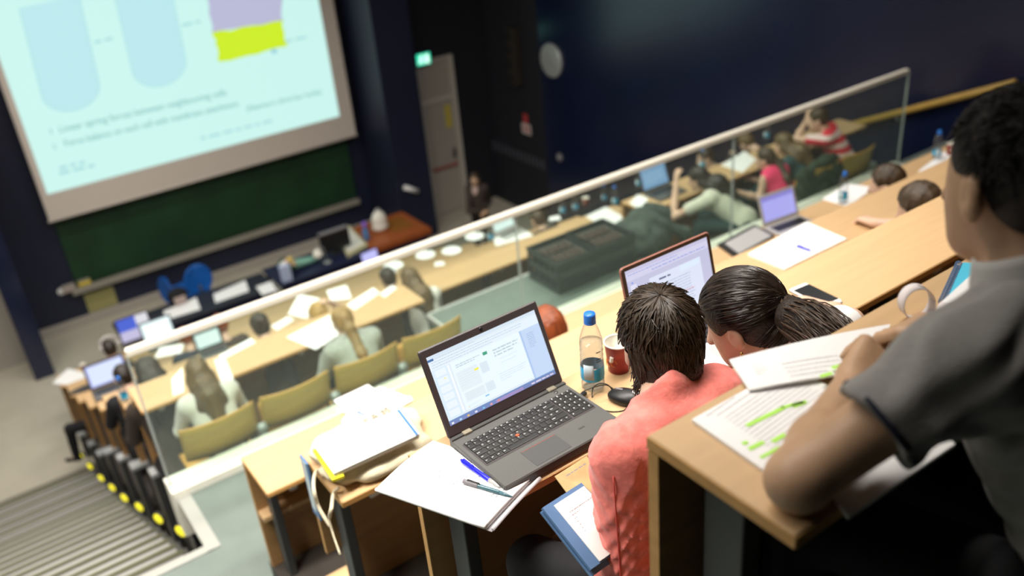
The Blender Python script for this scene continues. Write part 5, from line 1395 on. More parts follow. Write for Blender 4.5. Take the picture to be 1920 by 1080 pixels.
# smartphone
ph = [at_z(*q, ZB + 0.006) for q in ((1480, 544), (1552, 580), (1578, 562), (1508, 530))]
pc = sum(ph) / 4; pa = math.atan2(*(((ph[1] - ph[0])[1]), (ph[1] - ph[0])[0]))
p = thing('smartphone', 'white smartphone with a dark screen lying near the ponytail', 'phone', (pc[0], pc[1], ZB), pa)
MB().box(-0.078, 0.078, -0.038, 0.038, 0.0, 0.009, 0.009).build('body', 'white_plastic', p)
MB().box(-0.0785, 0.0785, -0.0385, 0.0385, 0.0, 0.004, 0.009).build('dark_back_case', 'black', p)
M['phone_glass'] = mat('dark_phone_glass', (0.022, 0.024, 0.026), 0.15)
MB().box(-0.060, 0.062, -0.034, 0.034, 0.009, 0.0096, 0.002).build('screen', 'phone_glass', p)
MB().box(0.067, 0.0705, -0.010, 0.010, 0.009, 0.0097, 0.001).build('home_button', 'pale_grey', p)
MB().box(-0.069, -0.067, -0.010, 0.010, 0.009, 0.0095).build('earpiece', 'dim_grey', p)

# document in a clear sleeve hanging over the desk corner, with two pens
dc = thing('document_folder', 'white printed document in a clear sleeve overhanging the desk corner, left of the dark laptop', 'document', (0.76, 1.52, ZB))
c4 = [np.array([0.604, 1.633]), np.array([0.735, 1.353]), np.array([0.925, 1.425]), np.array([0.805, 1.705])]
b3 = np.array([0.76, 1.52])
def dfn(t, drop=1.0):
    def f(u, v):
        q = (c4[0] * (1 - u) + c4[1] * u) * (1 - v) + (c4[3] * (1 - u) + c4[2] * u) * v - b3
        return (q[0], q[1], t + 0.007 * math.sin(PI * v) * (1 - 0.5 * u) * drop + 0.004 * (1 - v) * drop)
    return f
m = MB(); m.grid(dfn(0.0125), 12, 16, 0.004); m.build('top_pages', 'white', dc, True)
m = MB(); m.grid(dfn(0.006, 0.5), 12, 16, 0.004); m.build('bottom_pages', 'white', dc, True)
m = MB(); m.tube([np.array(dfn(0.010)(u, 0.0)) + (-0.004, -0.002, 0) for u in np.linspace(0, 1.0, 9)], 0.0048, 8); m.build('white_spine', 'white_plastic', dc, True)
def sle(u, v):
    q = dfn(0.0005, 0.3)(u, v); e = c4[1] - c4[0]; e = e / np.linalg.norm(e); return (q[0] + e[0] * 0.014 * u, q[1] + e[1] * 0.014 * u, q[2])
m = MB(); m.grid(sle, 12, 12, 0.001); m.build('clear_sleeve', 'film', dc, True)
m = MB(); m.tube([np.array(sle(1.0, v)) + (0, 0, 0.004 + 0.003 * math.sin(PI * v)) for v in np.linspace(0.02, 1.0, 10)], 0.005, 8); m.build('rolled_edge', 'film', dc, True)
m = MB()
ed = nrm(np.append(c4[3] - c4[0], 0)); ew = nrm(np.append(c4[1] - c4[0], 0))
for (u, v, wd, nl) in ((0.33, 0.42, 0.44, 3), (0.52, 0.40, 0.47, 1), (0.64, 0.62, 0.28, 1), (0.86, 0.40, 0.45, 2)):
    o_ = np.array(dfn(0.0135)(u, v)); words(m, o_ + (0, 0, 0.001), ed, -ew, wd * 0.22, nl, 0.011, 0.0022)
m.build('printed_lines', 'ink', dc)
M['blue_pen'] = mat('bright_blue_plastic', (0.01, 0.012, 0.72), 0.25)
M['clear_blue'] = mat('smoky_blue_grip', (0.06, 0.14, 0.17), 0.2)
def pen(label, a, b, r, col, group=None, kind='retract'):
    a = np.array(a); b = np.array(b); t = thing('pen', label, 'pen', a, group=group); d = nrm(b - a); L = np.linalg.norm(b - a)
    MB().lathe([(r * 0.45, 0), (r * 0.9, 0.006), (r, 0.012), (r, L * 0.72), (r * 0.92, L * 0.73)], n=14, axis=d).build('barrel', col, t, True)
    MB().lathe([(r * 0.9, L * 0.73), (r * 0.8, L * 0.86), (r * 0.35, L * 0.96), (r * 0.12, L)], n=14, axis=d).build('tip', 'silver' if kind == 'retract' else 'clear_blue', t, True)
    n_ = nrm(np.cross(d, [0, 0, 1])); up_ = np.cross(n_, d)
    m = MB(); m.tube([d * 0.012 + up_ * r * 1.0, d * 0.012 + up_ * r * 1.7, d * L * 0.32 + up_ * r * 1.6, d * L * 0.34 + up_ * r * 1.0], r * 0.28, 6); m.build('clip', col if kind == 'retract' else 'black', t, True)
    return t
zt_ = ZB + 0.026
pen('bright blue ballpoint pen lying along the left side of the dark laptop', at_z(864, 862, zt_), at_z(938, 914, zt_ - 0.004), 0.0058, 'blue_pen')
t = pen('dark transparent gel pen lying on the printed document', at_z(869, 902, zt_), at_z(962, 932, zt_ - 0.006), 0.0055, 'clear_blue', kind='gel')
MB().lathe([(0.0058, 0.0), (0.0062, 0.01), (0.0062, 0.038), (0.0058, 0.04)], n=14, axis=at_z(962, 932, zt_ - 0.006) - at_z(869, 902, zt_)).build('grip', 'dim_grey', t, True)

# folder and leaflet on the lap of the person in coral
M['folder_blue'] = mat('blue_folder', (0.10, 0.20, 0.38), 0.5)
fl = thing('lap_folder', 'open blue folder with a white page on the lap beside the coral sleeve', 'folder', (0.86, 1.18, -1.52))
def pq(px, py, dd): return at_d(px, py, dd) - np.array([0.86, 1.18, -1.52])
q4 = [pq(1017, 952, 1.93), pq(1108, 1068, 1.87), pq(1190, 1010, 1.97), pq(1090, 905, 2.03)]
m = MB(); m.slab(q4, 0.006); m.build('cover', 'folder_blue', fl)
q5 = [a + np.array([0.0, 0, -0.014]) + (a - sum(q4) / 4) * 0.05 for a in q4]
m = MB(); m.slab(q5, 0.004); m.build('back_cover', 'folder_blue', fl)
cc = sum(q4) / 4; nn = nrm(np.cross(q4[1] - q4[0], q4[3] - q4[0]))
def lerp4(u, v, off): return (q4[0] * (1 - u) + q4[1] * u) * (1 - v) + (q4[3] * (1 - u) + q4[2] * u) * v + nn * off
m = MB(); m.slab([lerp4(0.06, 0.20, 0.003), lerp4(0.98, 0.20, 0.003), lerp4(0.98, 0.97, 0.003), lerp4(0.06, 0.97, 0.003)], 0.002); m.build('page', 'white', fl)
m = MB(); words(m, lerp4(0.25, 0.35, 0.0045), nrm(q4[3] - q4[0]), -nrm(q4[1] - q4[0]), 0.10, 11, 0.0085, 0.002); m.build('printed_lines', 'ink', fl)
M['leaflet'] = mat('yellowish_map_leaflet', (0.62, 0.46, 0.22), 0.6, noise=0.25, nscale=18)
lf = thing('leaflet', 'yellowish map leaflet under the desk edge beside the coral sleeve', 'leaflet', at_d(1080, 900, 2.03))
lb_ = np.array(lf.location)
qq = [at_d(1040, 893, 2.03) - lb_, at_d(1108, 985, 2.0) - lb_, at_d(1165, 945, 2.03) - lb_, at_d(1100, 855, 2.07) - lb_]
m = MB(); m.slab(qq, 0.003); m.build('leaf', 'leaflet', lf)
n2 = nrm(np.cross(qq[1] - qq[0], qq[3] - qq[0]))
m = MB(); words(m, qq[0] * 0.65 + qq[3] * 0.25 + qq[1] * 0.10 + n2 * 0.001, nrm(qq[3] - qq[0]), -nrm(qq[1] - qq[0]), 0.06, 4, 0.009, 0.003); m.build('printed_lines', 'ink', lf)

# ------------------------------------------------------------------ canvas bag, folder and papers on the next desk
M['canvas'] = mat('cream_canvas', (0.56, 0.50, 0.36), 0.9, noise=0.1, nscale=30, bump=0.3, bscale=120)
bg = thing('canvas_bag', 'cream canvas tote bag with black lettering lying on the desk end', 'bag', (0.93, 2.50, ZC_))
bb = np.array([0.93, 2.50, ZC_])
def bw(P): return 0.006 * np.sin(P[..., 0] * 42 + 3 * np.sin(P[..., 1] * 30)) * np.sin(P[..., 2] * 40 + P[..., 1] * 25)
prs = [ell(bb + (0.0, -0.02, 0.032), (0.20, 0.135, 0.034)), ell(bb + (0.12, 0.06, 0.040), (0.115, 0.105, 0.040)), ell(bb + (-0.06, 0.10, 0.04), (0.13, 0.085, 0.040)), ell(bb + (0.05, -0.095, 0.024), (0.155, 0.05, 0.025))]
blob('fabric', prs, 0.008, 'canvas', bg, 0.04, bw, bb)
m = MB()
h1 = [at_z(606, 880, ZC_ + 0.03), at_z(592, 885, ZC_ + 0.02), at_d(588, 912, 2.86), at_d(597, 950, 2.86), at_d(620, 988, 2.85)]
m.tube([cat([np.array(p) for p in h1], u) - bb for u in np.linspace(0, 1, 24)], 0.0065, 7)
m.build('strap', 'canvas', bg, True)
h2 = [at_z(634, 915, ZC_ + 0.03), at_z(625, 925, ZC_ + 0.02), at_d(622, 950, 2.80), at_d(618, 972, 2.82), at_d(624, 1000, 2.82), at_d(638, 1040, 2.80)]
m = MB(); m.tube([cat([np.array(p) for p in h2], u) - bb for u in np.linspace(0, 1, 24)], [0.0065] * 14 + [0.004] * 10, 7); m.build('strap', 'canvas', bg, True)
m = MB()
for ch, (px, py), sz in (('T', (689, 800), 0.040), ('A', (702, 790), 0.042), ('M', (722, 781), 0.044)):
    put_text(m, ch, sz, at_z(px, py, ZC_ + 0.083) - bb, (0.93, 0.25, 0.1), (-0.25, 0.85, 0.45))
m.build('black_lettering', 'ink_dark', bg)
fo = thing('paper_folder', 'white folder with a blue edge and yellow divider on the canvas bag', 'folder', (0.90, 2.47, -1.937))
fb = np.array([0.90, 2.47, -1.937]); zf_ = -1.927
F4 = [at_z(628, 896, zf_) - fb, at_z(788, 822, zf_) - fb, at_z(752, 775, zf_) - fb, at_z(590, 842, zf_) - fb]
def layer(name, z, sc, t, mm):
    cc = sum(F4) / 4; P = [cc + (q - cc) * sc + np.array([0, 0, z]) for q in F4]; m = MB(); m.slab(P, t); return m.build(name, mm, fo)
M['teal_paper'] = mat('teal_cardboard', (0.20, 0.38, 0.42), 0.6); M['yellow_card'] = mat('yellow_divider', (0.62, 0.54, 0.02), 0.5); M['blue_strip'] = mat('blue_binding', (0.03, 0.13, 0.30), 0.5)
layer('top_cover', 0.020, 1.0, 0.006, 'white'); layer('teal_sheet', 0.0135, 0.992, 0.003, 'teal_paper'); layer('page_block', 0.010, 0.985, 0.008, 'white')
P = [q + np.array([0, 0, 0.001]) for q in F4]; e1 = nrm(F4[3] - F4[0]); e2 = nrm(F4[1] - F4[0])
m = MB(); m.slab([P[0] - e2 * 0.012 - e1 * 0.006, P[0] + e2 * 0.03 - e1 * 0.012, P[3] + e2 * 0.03, P[3] - e2 * 0.008 ], 0.010); m.build('yellow_divider', 'yellow_card', fo)
m = MB(); a_, b_ = F4[1] + np.array([0, 0, 0.0215]), F4[2] + np.array([0, 0, 0.0215]); m.slab([a_ - e2 * 0.016, a_ - e2 * 0.004, b_ - e2 * 0.004 , b_ - e2 * 0.016], 0.001); m.build('blue_edge', 'blue_strip', fo)
pl_ = thing('dark_sleeve', 'dark plastic sleeve slipped against the desk end below the bag', 'sleeve', (0.728, 2.62, -2.15))
MB().box(-0.006, 0.0, -0.02, 0.05, -0.13, 0.14).build('sleeve_panel', 'folder_blue', pl_); MB().box(-0.0075, -0.006, 0.0, 0.04, -0.10, 0.13).build('sheet_inside', 'label_white', pl_)
for k, (pxs, lab) in enumerate([(((630, 770), (700, 790), (775, 752), (712, 726)), 'topmost loose white sheet of the sheaf behind the canvas bag'), (((626, 752), (690, 800), (760, 770), (690, 722)), 'middle loose white sheet of the sheaf behind the canvas bag'), (((640, 792), (720, 806), (772, 745), (680, 735)), 'lowest loose white sheet of the sheaf behind the canvas bag')]):
    px_sheet(lab, pxs, ZD + 0.008 - 0.004 * k, t=0.0035, group='loose sheets behind the canvas bag', curl=0.01 if k == 0 else 0.0)
pen('dark teal pen lying on the loose sheets behind the canvas bag', at_z(668, 772, ZD + 0.022), at_z(692, 779, ZD + 0.022), 0.006, 'folder_blue')

# ------------------------------------------------------------------ papers and things on the nearest desk
hl = mat('green_highlighter', (0.45, 0.85, 0.12), 0.7); M['hl'] = hl
dA = px_sheet('white stapled printout with green highlighting on the nearest desk', ((1440, 893), (1610, 760), (1480, 690), (1297, 792)), ZA, t=0.006, lines=[(0.10, 0.93, 0.5, 1, 0.01, 0.0022), (0.16, 0.86, 0.72, 1, 0.01, 0.0022), (0.18, 0.78, 0.74, 15, 0.0085, 0.0015)])
cA = np.array(dA.location)
def hpos(px, py): return at_z(px, py, ZA + 0.0068) - cA
def hbar(m, p, q, w):
    p, q = hpos(*p), hpos(*q); d_ = nrm(q - p); n_ = np.cross([0, 0, 1], d_) * w / 2; m.add([p - n_, q - n_, q + n_, p + n_], [(0, 1, 2, 3)])
m = MB()
for p, q, w in (((1400, 798), (1470, 764), 0.008), ((1466, 764), (1512, 752), 0.007), ((1404, 842), (1432, 828), 0.008), ((1392, 832), (1402, 828), 0.007), ((1448, 828), (1472, 814), 0.008), ((1426, 858), (1462, 838), 0.006), ((1486, 762), (1508, 754), 0.009)): hbar(m, p, q, w)
m.build('highlighted_lines', 'hl', dA)
dB = px_sheet('second white printout fanned out under the hands on the nearest desk', ((1405, 735), (1640, 700), (1668, 618), (1367, 678)), ZA + 0.0075, t=0.004, curl=0.012, lines=[(0.35, 0.55, 0.5, 4, 0.012, 0.0018), (0.12, 0.6, 0.1, 3, 0.008, 0.002)])
m = MB(); cB = np.array(dB.location)
for p, q in (((1538, 706), (1560, 699)), ((1560, 690), (1578, 684))):
    p, q = at_z(*p, ZA + 0.022) - cB, at_z(*q, ZA + 0.022) - cB; d_ = nrm(q - p); n_ = np.cross([0, 0, 1], d_) * 0.004; m.add([p - n_, q - n_, q + n_, p + n_], [(0, 1, 2, 3)])
m.build('highlighted_lines', 'hl', dB)
px_sheet('white papers at the near desk edge below the bent arm', ((1590, 975), (1790, 838), (1740, 800), (1540, 905)), ZA, t=0.006)
# green marker held between the hands
a_, b_ = at_z(1660, 672, ZA + 0.045), at_z(1712, 650, ZA + 0.045)
M['green_pen'] = mat('green_plastic', (0.02, 0.33, 0.02), 0.35)
g = thing('marker', 'green highlighter held in the hand at the nearest desk', 'marker', a_); dd = nrm(b_ - a_)
MB().lathe([(0.007, 0), (0.0085, 0.004), (0.0085, 0.055), (0.006, 0.06), (0.004, 0.07)], n=14, axis=dd).build('barrel', 'green_pen', g, True)
MB().lathe([(0.0075, -0.045), (0.0092, -0.04), (0.0092, 0.0), (0.008, 0.002)], n=14, axis=dd).build('cap', 'green_pen', g, True)
# white lanyard loops
M['lanyard'] = mat('white_lanyard', (0.74, 0.68, 0.68), 0.7)
ly = thing('lanyard', 'white printed lanyard ribbon standing in a loop by the hands', 'lanyard', at_z(1715, 592, ZA))
lc = np.array(ly.location); ctr = np.array([0.0, 0.0, 0.0265]); ax1 = nrm([0.9, -0.35, 0]); 
def lp(u, v):
    a = 2 * PI * u; return ctr + ax1 * 0.030 * math.cos(a) + np.array([0, 0, 1]) * 0.025 * math.sin(a) + nrm([0.35, 0.9, 0.1]) * (0.020 * (v - 0.5) + 0.01 * math.sin(a))
m = MB(); m.grid(lp, 32, 2, 0.0012); m.build('ribbon_loop', 'lanyard', ly, True)
m = MB()
for k in range(9):
    u = 0.02 + 0.022 * k; p1, p2 = lp(u, 0.3), lp(u + 0.012, 0.7); o1 = (p1 - ctr) * 1.03 + ctr; o2 = (p2 - ctr) * 1.03 + ctr; m.tube([o1, o2], 0.0011, 4)
m.build('printed_letters', 'ink_dark', ly)
ly2 = thing('ribbon_roll', 'small rolled white ribbon beside the blue spiral notebook', 'ribbon', at_z(1768, 596, ZA))
def lp2(u, v): a = 4 * PI * u; r = 0.014 - 0.004 * u; return (r * math.cos(a), 0.016 * (v - 0.5), 0.0145 + r * math.sin(a))
m = MB(); m.grid(lp2, 40, 2, 0.001); m.build('ribbon', 'lanyard', ly2, True)
# spiral notebook and white folder
nb = [at_z(*q, ZA + 0.004) for q in ((1772, 572), (1835, 545), (1848, 500), (1805, 497))]
n0_ = sum(nb) / 4; t = thing('spiral_notebook', 'bright blue spiral notebook under the white folder on the nearest desk', 'notebook', (n0_[0], n0_[1], ZA))
M['cyan'] = mat('cyan_cover', (0.08, 0.52, 0.72), 0.5)
loc0 = np.array(t.location)
def L_(p, z): return np.array([p[0] - loc0[0], p[1] - loc0[1], z])
m = MB(); m.slab([L_(p, 0.010) for p in nb], 0.004); m.build('cover', 'cyan', t)
m = MB(); m.slab([L_(p, 0.006) + np.array([-0.003, 0.002, 0]) for p in nb], 0.006); m.build('pages', 'white', t)
m = MB(); p0_, p1_ = L_(nb[0], 0.007), L_(nb[3], 0.007); dv_ = nrm(p1_ - p0_); sd_ = np.cross(dv_, [0, 0, 1])
m.tube([p0_ + (p1_ - p0_) * (k / 220) - sd_ * 0.006 + (sd_ * math.cos(2 * PI * k / 10) + np.array([0, 0, 1]) * math.sin(2 * PI * k / 10)) * 0.006 for k in range(221)], 0.0012, 5); m.build('spiral_wire', 'folder_blue', t, True)
px_sheet('white folder lying across the blue spiral notebook beside the grey shoulder', ((1760, 575), (1880, 560), (1900, 480), (1862, 482)), ZA + 0.012, t=0.006, name='paper_folder', cat_='folder')

# ------------------------------------------------------------------ desks beyond: papers, laptops, bottles
px_sheet('open white paper pad with a pen on it, beyond the smartphone', ((1402, 479), (1471, 507), (1587, 450), (1512, 418)), ZC_, t=0.008)
pen('blue and clear ballpoint pen on the open white paper pad', at_z(1493, 461, ZC_ + 0.013), at_z(1530, 473, ZC_ + 0.013), 0.006, 'blue_pen')
lt_ = [at_z(*q, ZD + 0.02) for q in ((1346, 457), (1378, 480), (1452, 440), (1415, 420))]; l0 = sum(lt_) / 4
M['dull_silver'] = mat('dull_silver', (0.36, 0.36, 0.36), 0.5)
t = thing('closed_laptop', 'closed dark tablet with a silver back lying left of the white paper pad', 'tablet', (l0[0], l0[1], ZD))
ce = np.array([l0[0], l0[1], ZD + 0.02])
m = MB(); m.slab([p - ce + np.array([0, 0, 0.018]) for p in lt_], 0.018); m.build('case', 'black', t)
m = MB(); m.slab([(p - ce) * 0.84 + np.array([0.01, -0.01, 0.0185]) for p in lt_], 0.003); m.build('silver_back', 'dull_silver', t)
def purple_ui(s, d):
    s.rect('page_top', 0.02, 0.82, 0.98, 0.97, (0.24, 0.22, 0.62), 1, 1, d); s.rect('page', 0.02, 0.04, 0.98, 0.82, (0.42, 0.41, 0.88), 1.0, 1, d)
    s.lines('lines', [(0.08, 0.7, 0.8, 7, 0.09, 0.03)], (0.36, 0.35, 0.80), 2, d)
laptop('open silver laptop with a violet lit screen on the desk beside the glass', 4.62, 3.60, ZD, -0.10, 0.33, 0.22, 0.02, 0.215, math.radians(70), [((0.36, 0.35, 0.80), 0.85), purple_ui], base_mat='silver', bezel='silver', th=0.02)
bot = make_bottle('water bottle standing on white paper beside the glass, level with the violet laptop', (5.19, 3.63, ZD + 0.004), 'water bottles', h=0.235)
dup(bot, (6.36, 3.65, ZD), 0.6, 'water bottle at the far right of the desk by the glass')
px_sheet('white paper under the water bottle, right of the violet laptop', ((1541, 374), (1590, 388), (1640, 352), (1588, 345)), ZD, t=0.004)
px_sheet('white paper sheets at the far right of the desk by the glass', ((1722, 322), (1790, 352), (1830, 300), (1770, 285)), ZD, t=0.006)
c2 = dup(c, at_z(1782, 290, ZD), 0.3, 'paper cup near the right hand bottle on the desk by the glass')

# crates, jacket heap and bags on the raised landing
ZL = -3.565
M['crate'] = mat('dark_green_black_crate', (0.030, 0.042, 0.038), 0.5)
M['crate_brown'] = mat('brown_crate_filling', (0.05, 0.032, 0.024), 0.7, noise=0.5, nscale=30)
def crate(label, x, y, z, rz, w, d, h):
    t = thing('plastic_crate', label, 'crate', (x, y, z), rz, 'dark plastic crates on the landing')
    m = MB()
    for s_ in (-1, 1):
        n = 9
        for k in range(n):
            xx = -w / 2 + (w - 0.02) * k / (n - 1); m.box(xx, xx + 0.02, s_ * d / 2 - 0.008, s_ * d / 2 + 0.008, 0.01, h - 0.02)
        n2_ = 6
        for k in range(n2_):
            yy = -d / 2 + (d - 0.02) * k / (n2_ - 1); m.box(s_ * w / 2 - 0.008, s_ * w / 2 + 0.008, yy, yy + 0.02, 0.01, h - 0.02)
        for zz in (0.0, h * 0.45, h - 0.05):
            m.box(-w / 2, w / 2, s_ * d / 2 - 0.007, s_ * d / 2 + 0.007, zz, zz + 0.05); m.box(s_ * w / 2 - 0.007, s_ * w / 2 + 0.007, -d / 2, d / 2, zz, zz + 0.05)
    m.box(-w / 2, w / 2, -d / 2, d / 2, 0.0, 0.012)
    m.build('lattice', 'crate', t)
    m = MB()
    for a in (-1, 1):
        m.box(-w / 2 - 0.012, w / 2 + 0.012, a * d / 2 - 0.014, a * d / 2 + 0.014, h - 0.025, h, 0.004); m.box(a * w / 2 - 0.014, a * w / 2 + 0.014, -d / 2, d / 2, h - 0.025, h, 0.004)
    m.build('rim', 'crate', t)
    MB().box(-w / 2 + 0.02, w / 2 - 0.02, -d / 2 + 0.02, d / 2 - 0.02, 0.012, h * 0.88, 0.02).build('contents', 'crate', t)
    m = MB()
    for k in range(5):
        for j in range(2): m.box(-w / 2 + 0.05 + k * (w - 0.1) / 5, -w / 2 + 0.05 + (k + 0.7) * (w - 0.1) / 5, -d / 2 + 0.05 + j * (d - 0.1) / 2, -d / 2 + 0.05 + (j + 0.8) * (d - 0.1) / 2, h * 0.88, h * 0.95, 0.01)
    m.build('packs_inside', 'crate_brown', t)
    return t
crate('dark plastic crate on the landing, the left one of the pair', 4.02, 5.46, ZL, -0.02, 0.40, 0.42, 0.29)
crate('dark plastic crate on the landing, the right one next to the jacket heap', 4.44, 5.46, ZL, -0.02, 0.40, 0.42, 0.29)
M['jacket'] = mat('dark_green_jacket', (0.055, 0.075, 0.065), 0.9, noise=0.3, nscale=12, bump=0.5, bscale=30)
Q = at_y(1205, 450, 5.42); jb = np.array([Q[0], 5.42, ZL])
jk = thing('jacket_heap', 'dark green jacket heaped on the landing next to the crates', 'jacket', jb)
def jw(P): return 0.012 * np.sin(P[..., 2] * 45 + 12 * P[..., 0] + 3 * np.sin(P[..., 0] * 15)) + 0.008 * np.sin(P[..., 0] * 40 + P[..., 1] * 30)
blob('body', [ell(jb + (0, 0, 0.14), (0.30, 0.24, 0.17)), ell(jb + (0.12, 0.02, 0.24), (0.20, 0.16, 0.14)), ell(jb + (-0.18, 0, 0.1), (0.2, 0.18, 0.12))], 0.018, 'jacket', jk, 0.06, jw, jb)
blob('sleeve', [cone(jb + (0.1, -0.16, 0.25), jb + (0.30, -0.22, 0.12), 0.06, 0.05), cone(jb + (0.30, -0.22, 0.12), jb + (0.34, -0.18, 0.05), 0.05, 0.045)], 0.016, 'jacket', jk, 0.04, jw, jb)
# jacket over the chair by the glass
Q = at_y(1540, 360, 5.18); jb = np.array([7.02, 5.20, ZFL0 + 0.75])
jk = thing('hung_jacket', 'dark green jacket hung over a seat back beyond the violet laptop', 'jacket', jb)
M['jacket2'] = mat('deep_green_jacket', (0.035, 0.055, 0.035), 0.9, noise=0.25, nscale=10, bump=0.4, bscale=30)
blob('body', [ell(jb + (0, -0.03, 0.02), (0.30, 0.07, 0.17)), ell(jb + (0, -0.02, -0.12), (0.28, 0.08, 0.2)), cone(jb + (-0.27, -0.02, 0.08), jb + (-0.31, -0.03, -0.28), 0.06, 0.05)], 0.016, 'jacket2', jk, 0.05, jw, jb)
blob('hood', [ell(jb + (0.02, -0.06, 0.17), (0.13, 0.06, 0.06))], 0.016, 'jacket2', jk, 0.03, jw, jb)
# striped bag hanging at the end of the long desk
Q = at_y(1190, 392, 6.75); bq = np.array([Q[0], 6.78, Q[2] - 0.16])
M['bag_grey'] = mat('grey_striped_bag', (0.12, 0.14, 0.15), 0.8); M['bag_dark'] = mat('dark_bag', (0.02, 0.028, 0.032), 0.8)
hbq = thing('striped_bag', 'dark bag with pale grey stripes at the right end of the long desk', 'bag', bq)
blob('body', [ell(bq + (0, 0, 0), (0.20, 0.14, 0.22)), ell(bq + (0, 0, -0.1), (0.21, 0.15, 0.16))], 0.02, 'bag_dark', hbq, 0.05, None, bq)
for k in range(3):
    m = MB(); m.tube([(-0.12 + 0.10 * k + 0.06 * math.sin(a), -0.15 * math.cos(a) * 1.02, 0.22 * math.sin(a)) for a in np.linspace(-1.0, 1.1, 10)], 0.018, 6); m.build('pale_stripe', 'bag_grey', hbq, True)

# ------------------------------------------------------------------ long desk below the landing: plates, bottles, tablet, papers
zG = LOWZ[1]
M['plate'] = mat('white_plate', (0.80, 0.82, 0.82), 0.4)
pl0 = None
for k, ((px, py), lab) in enumerate([((798, 480), 'white paper plate on the long desk, nearest to the person in the gap'), ((847, 472), 'white paper plate on the long desk, second from the left'), ((738, 500), 'white paper plate at the left end of the visible plates'), ((890, 445), 'white paper plate left of the small bottle and bright tablet')]):
    P = at_z(px, py, zG)
    if pl0 is None:
        pl0 = thing('paper_plate', lab, 'plate', (P[0], P[1], zG), group='white plates on the long desk')
        MB().lathe([(0.001, 0.004), (0.060, 0.003), (0.068, 0.0), (0.10, 0.012), (0.103, 0.014), (0.10, 0.016), (0.07, 0.006), (0.001, 0.006)], n=28).build('dish', 'plate', pl0, True)
        MB().lathe([(0.030, 0.006), (0.030, 0.02), (0.02, 0.024), (0.001, 0.024)], n=14).build('folded_napkin', 'white', pl0)
    else: dup(pl0, (P[0], P[1], zG), 0.3 * k, lab)
for (px, py), lab, zz in [((920, 452), 'small water bottle on the long desk left of the bright tablet', zG), ((1055, 402), 'water bottle on the long desk, first right of the bright tablet', zG), ((1079, 396), 'water bottle on the long desk, second right of the bright tablet', zG),
                      ((1133, 378), 'water bottle under the handrail beyond the white paper', LOWZ[2]), ((1153, 385), 'water bottle right beside the white paper on the long desk', zG), ((1226, 420), 'water bottle standing in front of the desk end panel', None),
                      ((1437, 262), 'water bottle behind the person in pink', LOWZ[0]), ((1316, 318), 'water bottle beside the long dark hair', LOWZ[0]), ((1198, 352), 'water bottle left of the blue laptop', LOWZ[0]), ((236, 752), 'water bottle at the stair end of the lower rows', LOWZ[1])]:
    P = at_z(px, py, zz) if zz is not None else at_y(px, py + 12, 5.6)
    dup(bot, P, 0.0, lab, 'water bottles')
def white_ui(s, d): s.rect('lit_page', 0.03, 0.05, 0.97, 0.95, (0.90, 1.0, 0.98), 1.15, 1, d); s.lines('faint_lines', [(0.1, 0.8, 0.8, 6, 0.12, 0.03)], (0.70, 0.86, 0.88), 2, d)
P = at_z(960, 440, zG)
laptop('small bright white tablet computer on the long desk below the landing', P[0], P[1] + 0.02, zG, 0.1, 0.30, 0.18, 0.015, 0.19, math.radians(72), [((0.75, 0.92, 0.92), 1.1), white_ui], base_mat='silver', bezel='silver', th=0.014)
px_sheet('white paper beside the bright tablet', ((930, 462), (1000, 442), (985, 432), (925, 448)), zG, t=0.004)
px_sheet('large white paper hanging over the long desk edge near the jacket heap', ((1098, 406), (1142, 434), (1178, 412), (1136, 388)), zG, t=0.004)
px_sheet('small white napkin on the long desk behind the grey sweater', ((710, 518), (745, 510), (740, 503), (712, 508)), zG, t=0.004)
px_sheet('white napkin on the long desk, right of the person in the gap', ((815, 500), (835, 497), (830, 490), (815, 493)), zG, t=0.004)
px_sheet('white napkin left of the bottles on the long desk', ((1030, 415), (1052, 412), (1048, 404), (1030, 408)), zG, t=0.004)
P = at_z(1098, 385, zG); dup(c, (P[0], P[1], zG), 0.0, 'paper cup among the bottles on the long desk')

# ------------------------------------------------------------------ short desk beyond the curb: papers
zF_ = LOWZ[0]
px_sheet('large white sheet overhanging the short desk, left of the grey sweater', ((537, 633), (592, 656), (662, 612), (625, 588)), zF_, t=0.004)
px_sheet('white sheet left of the long brown hair on the short desk', ((322, 712), (325, 742), (345, 735), (342, 690)), zF_, t=0.004)
px_sheet('white sheet right of the long brown hair on the short desk', ((402, 675), (416, 718), (438, 712), (422, 672)), zF_, t=0.004)
px_sheet('narrow white strip of paper on the short desk, beyond the grey sweater', ((650, 572), (665, 582), (712, 550), (700, 540)), zF_, t=0.004)
px_sheet('white paper at the far right end of the short desk', ((712, 552), (722, 558), (745, 540), (735, 536)), zF_, t=0.004)
px_sheet('white notes in front of the long brown hair', ((410, 668), (415, 676), (480, 642), (470, 635)), zF_, t=0.004)
px_sheet('pale blue sheets on the second lower desk, near the golden hair', ((540, 590), (575, 598), (600, 560), (560, 552)), zG, t=0.004)
px_sheet('pale sheets on the second lower desk, right of the golden hair', ((620, 565), (660, 560), (650, 535), (612, 545)), zG, t=0.004)
px_sheet('white paper on the second lower desk, right of the dark bun', ((508, 612), (520, 620), (552, 600), (540, 594)), zG, t=0.004)

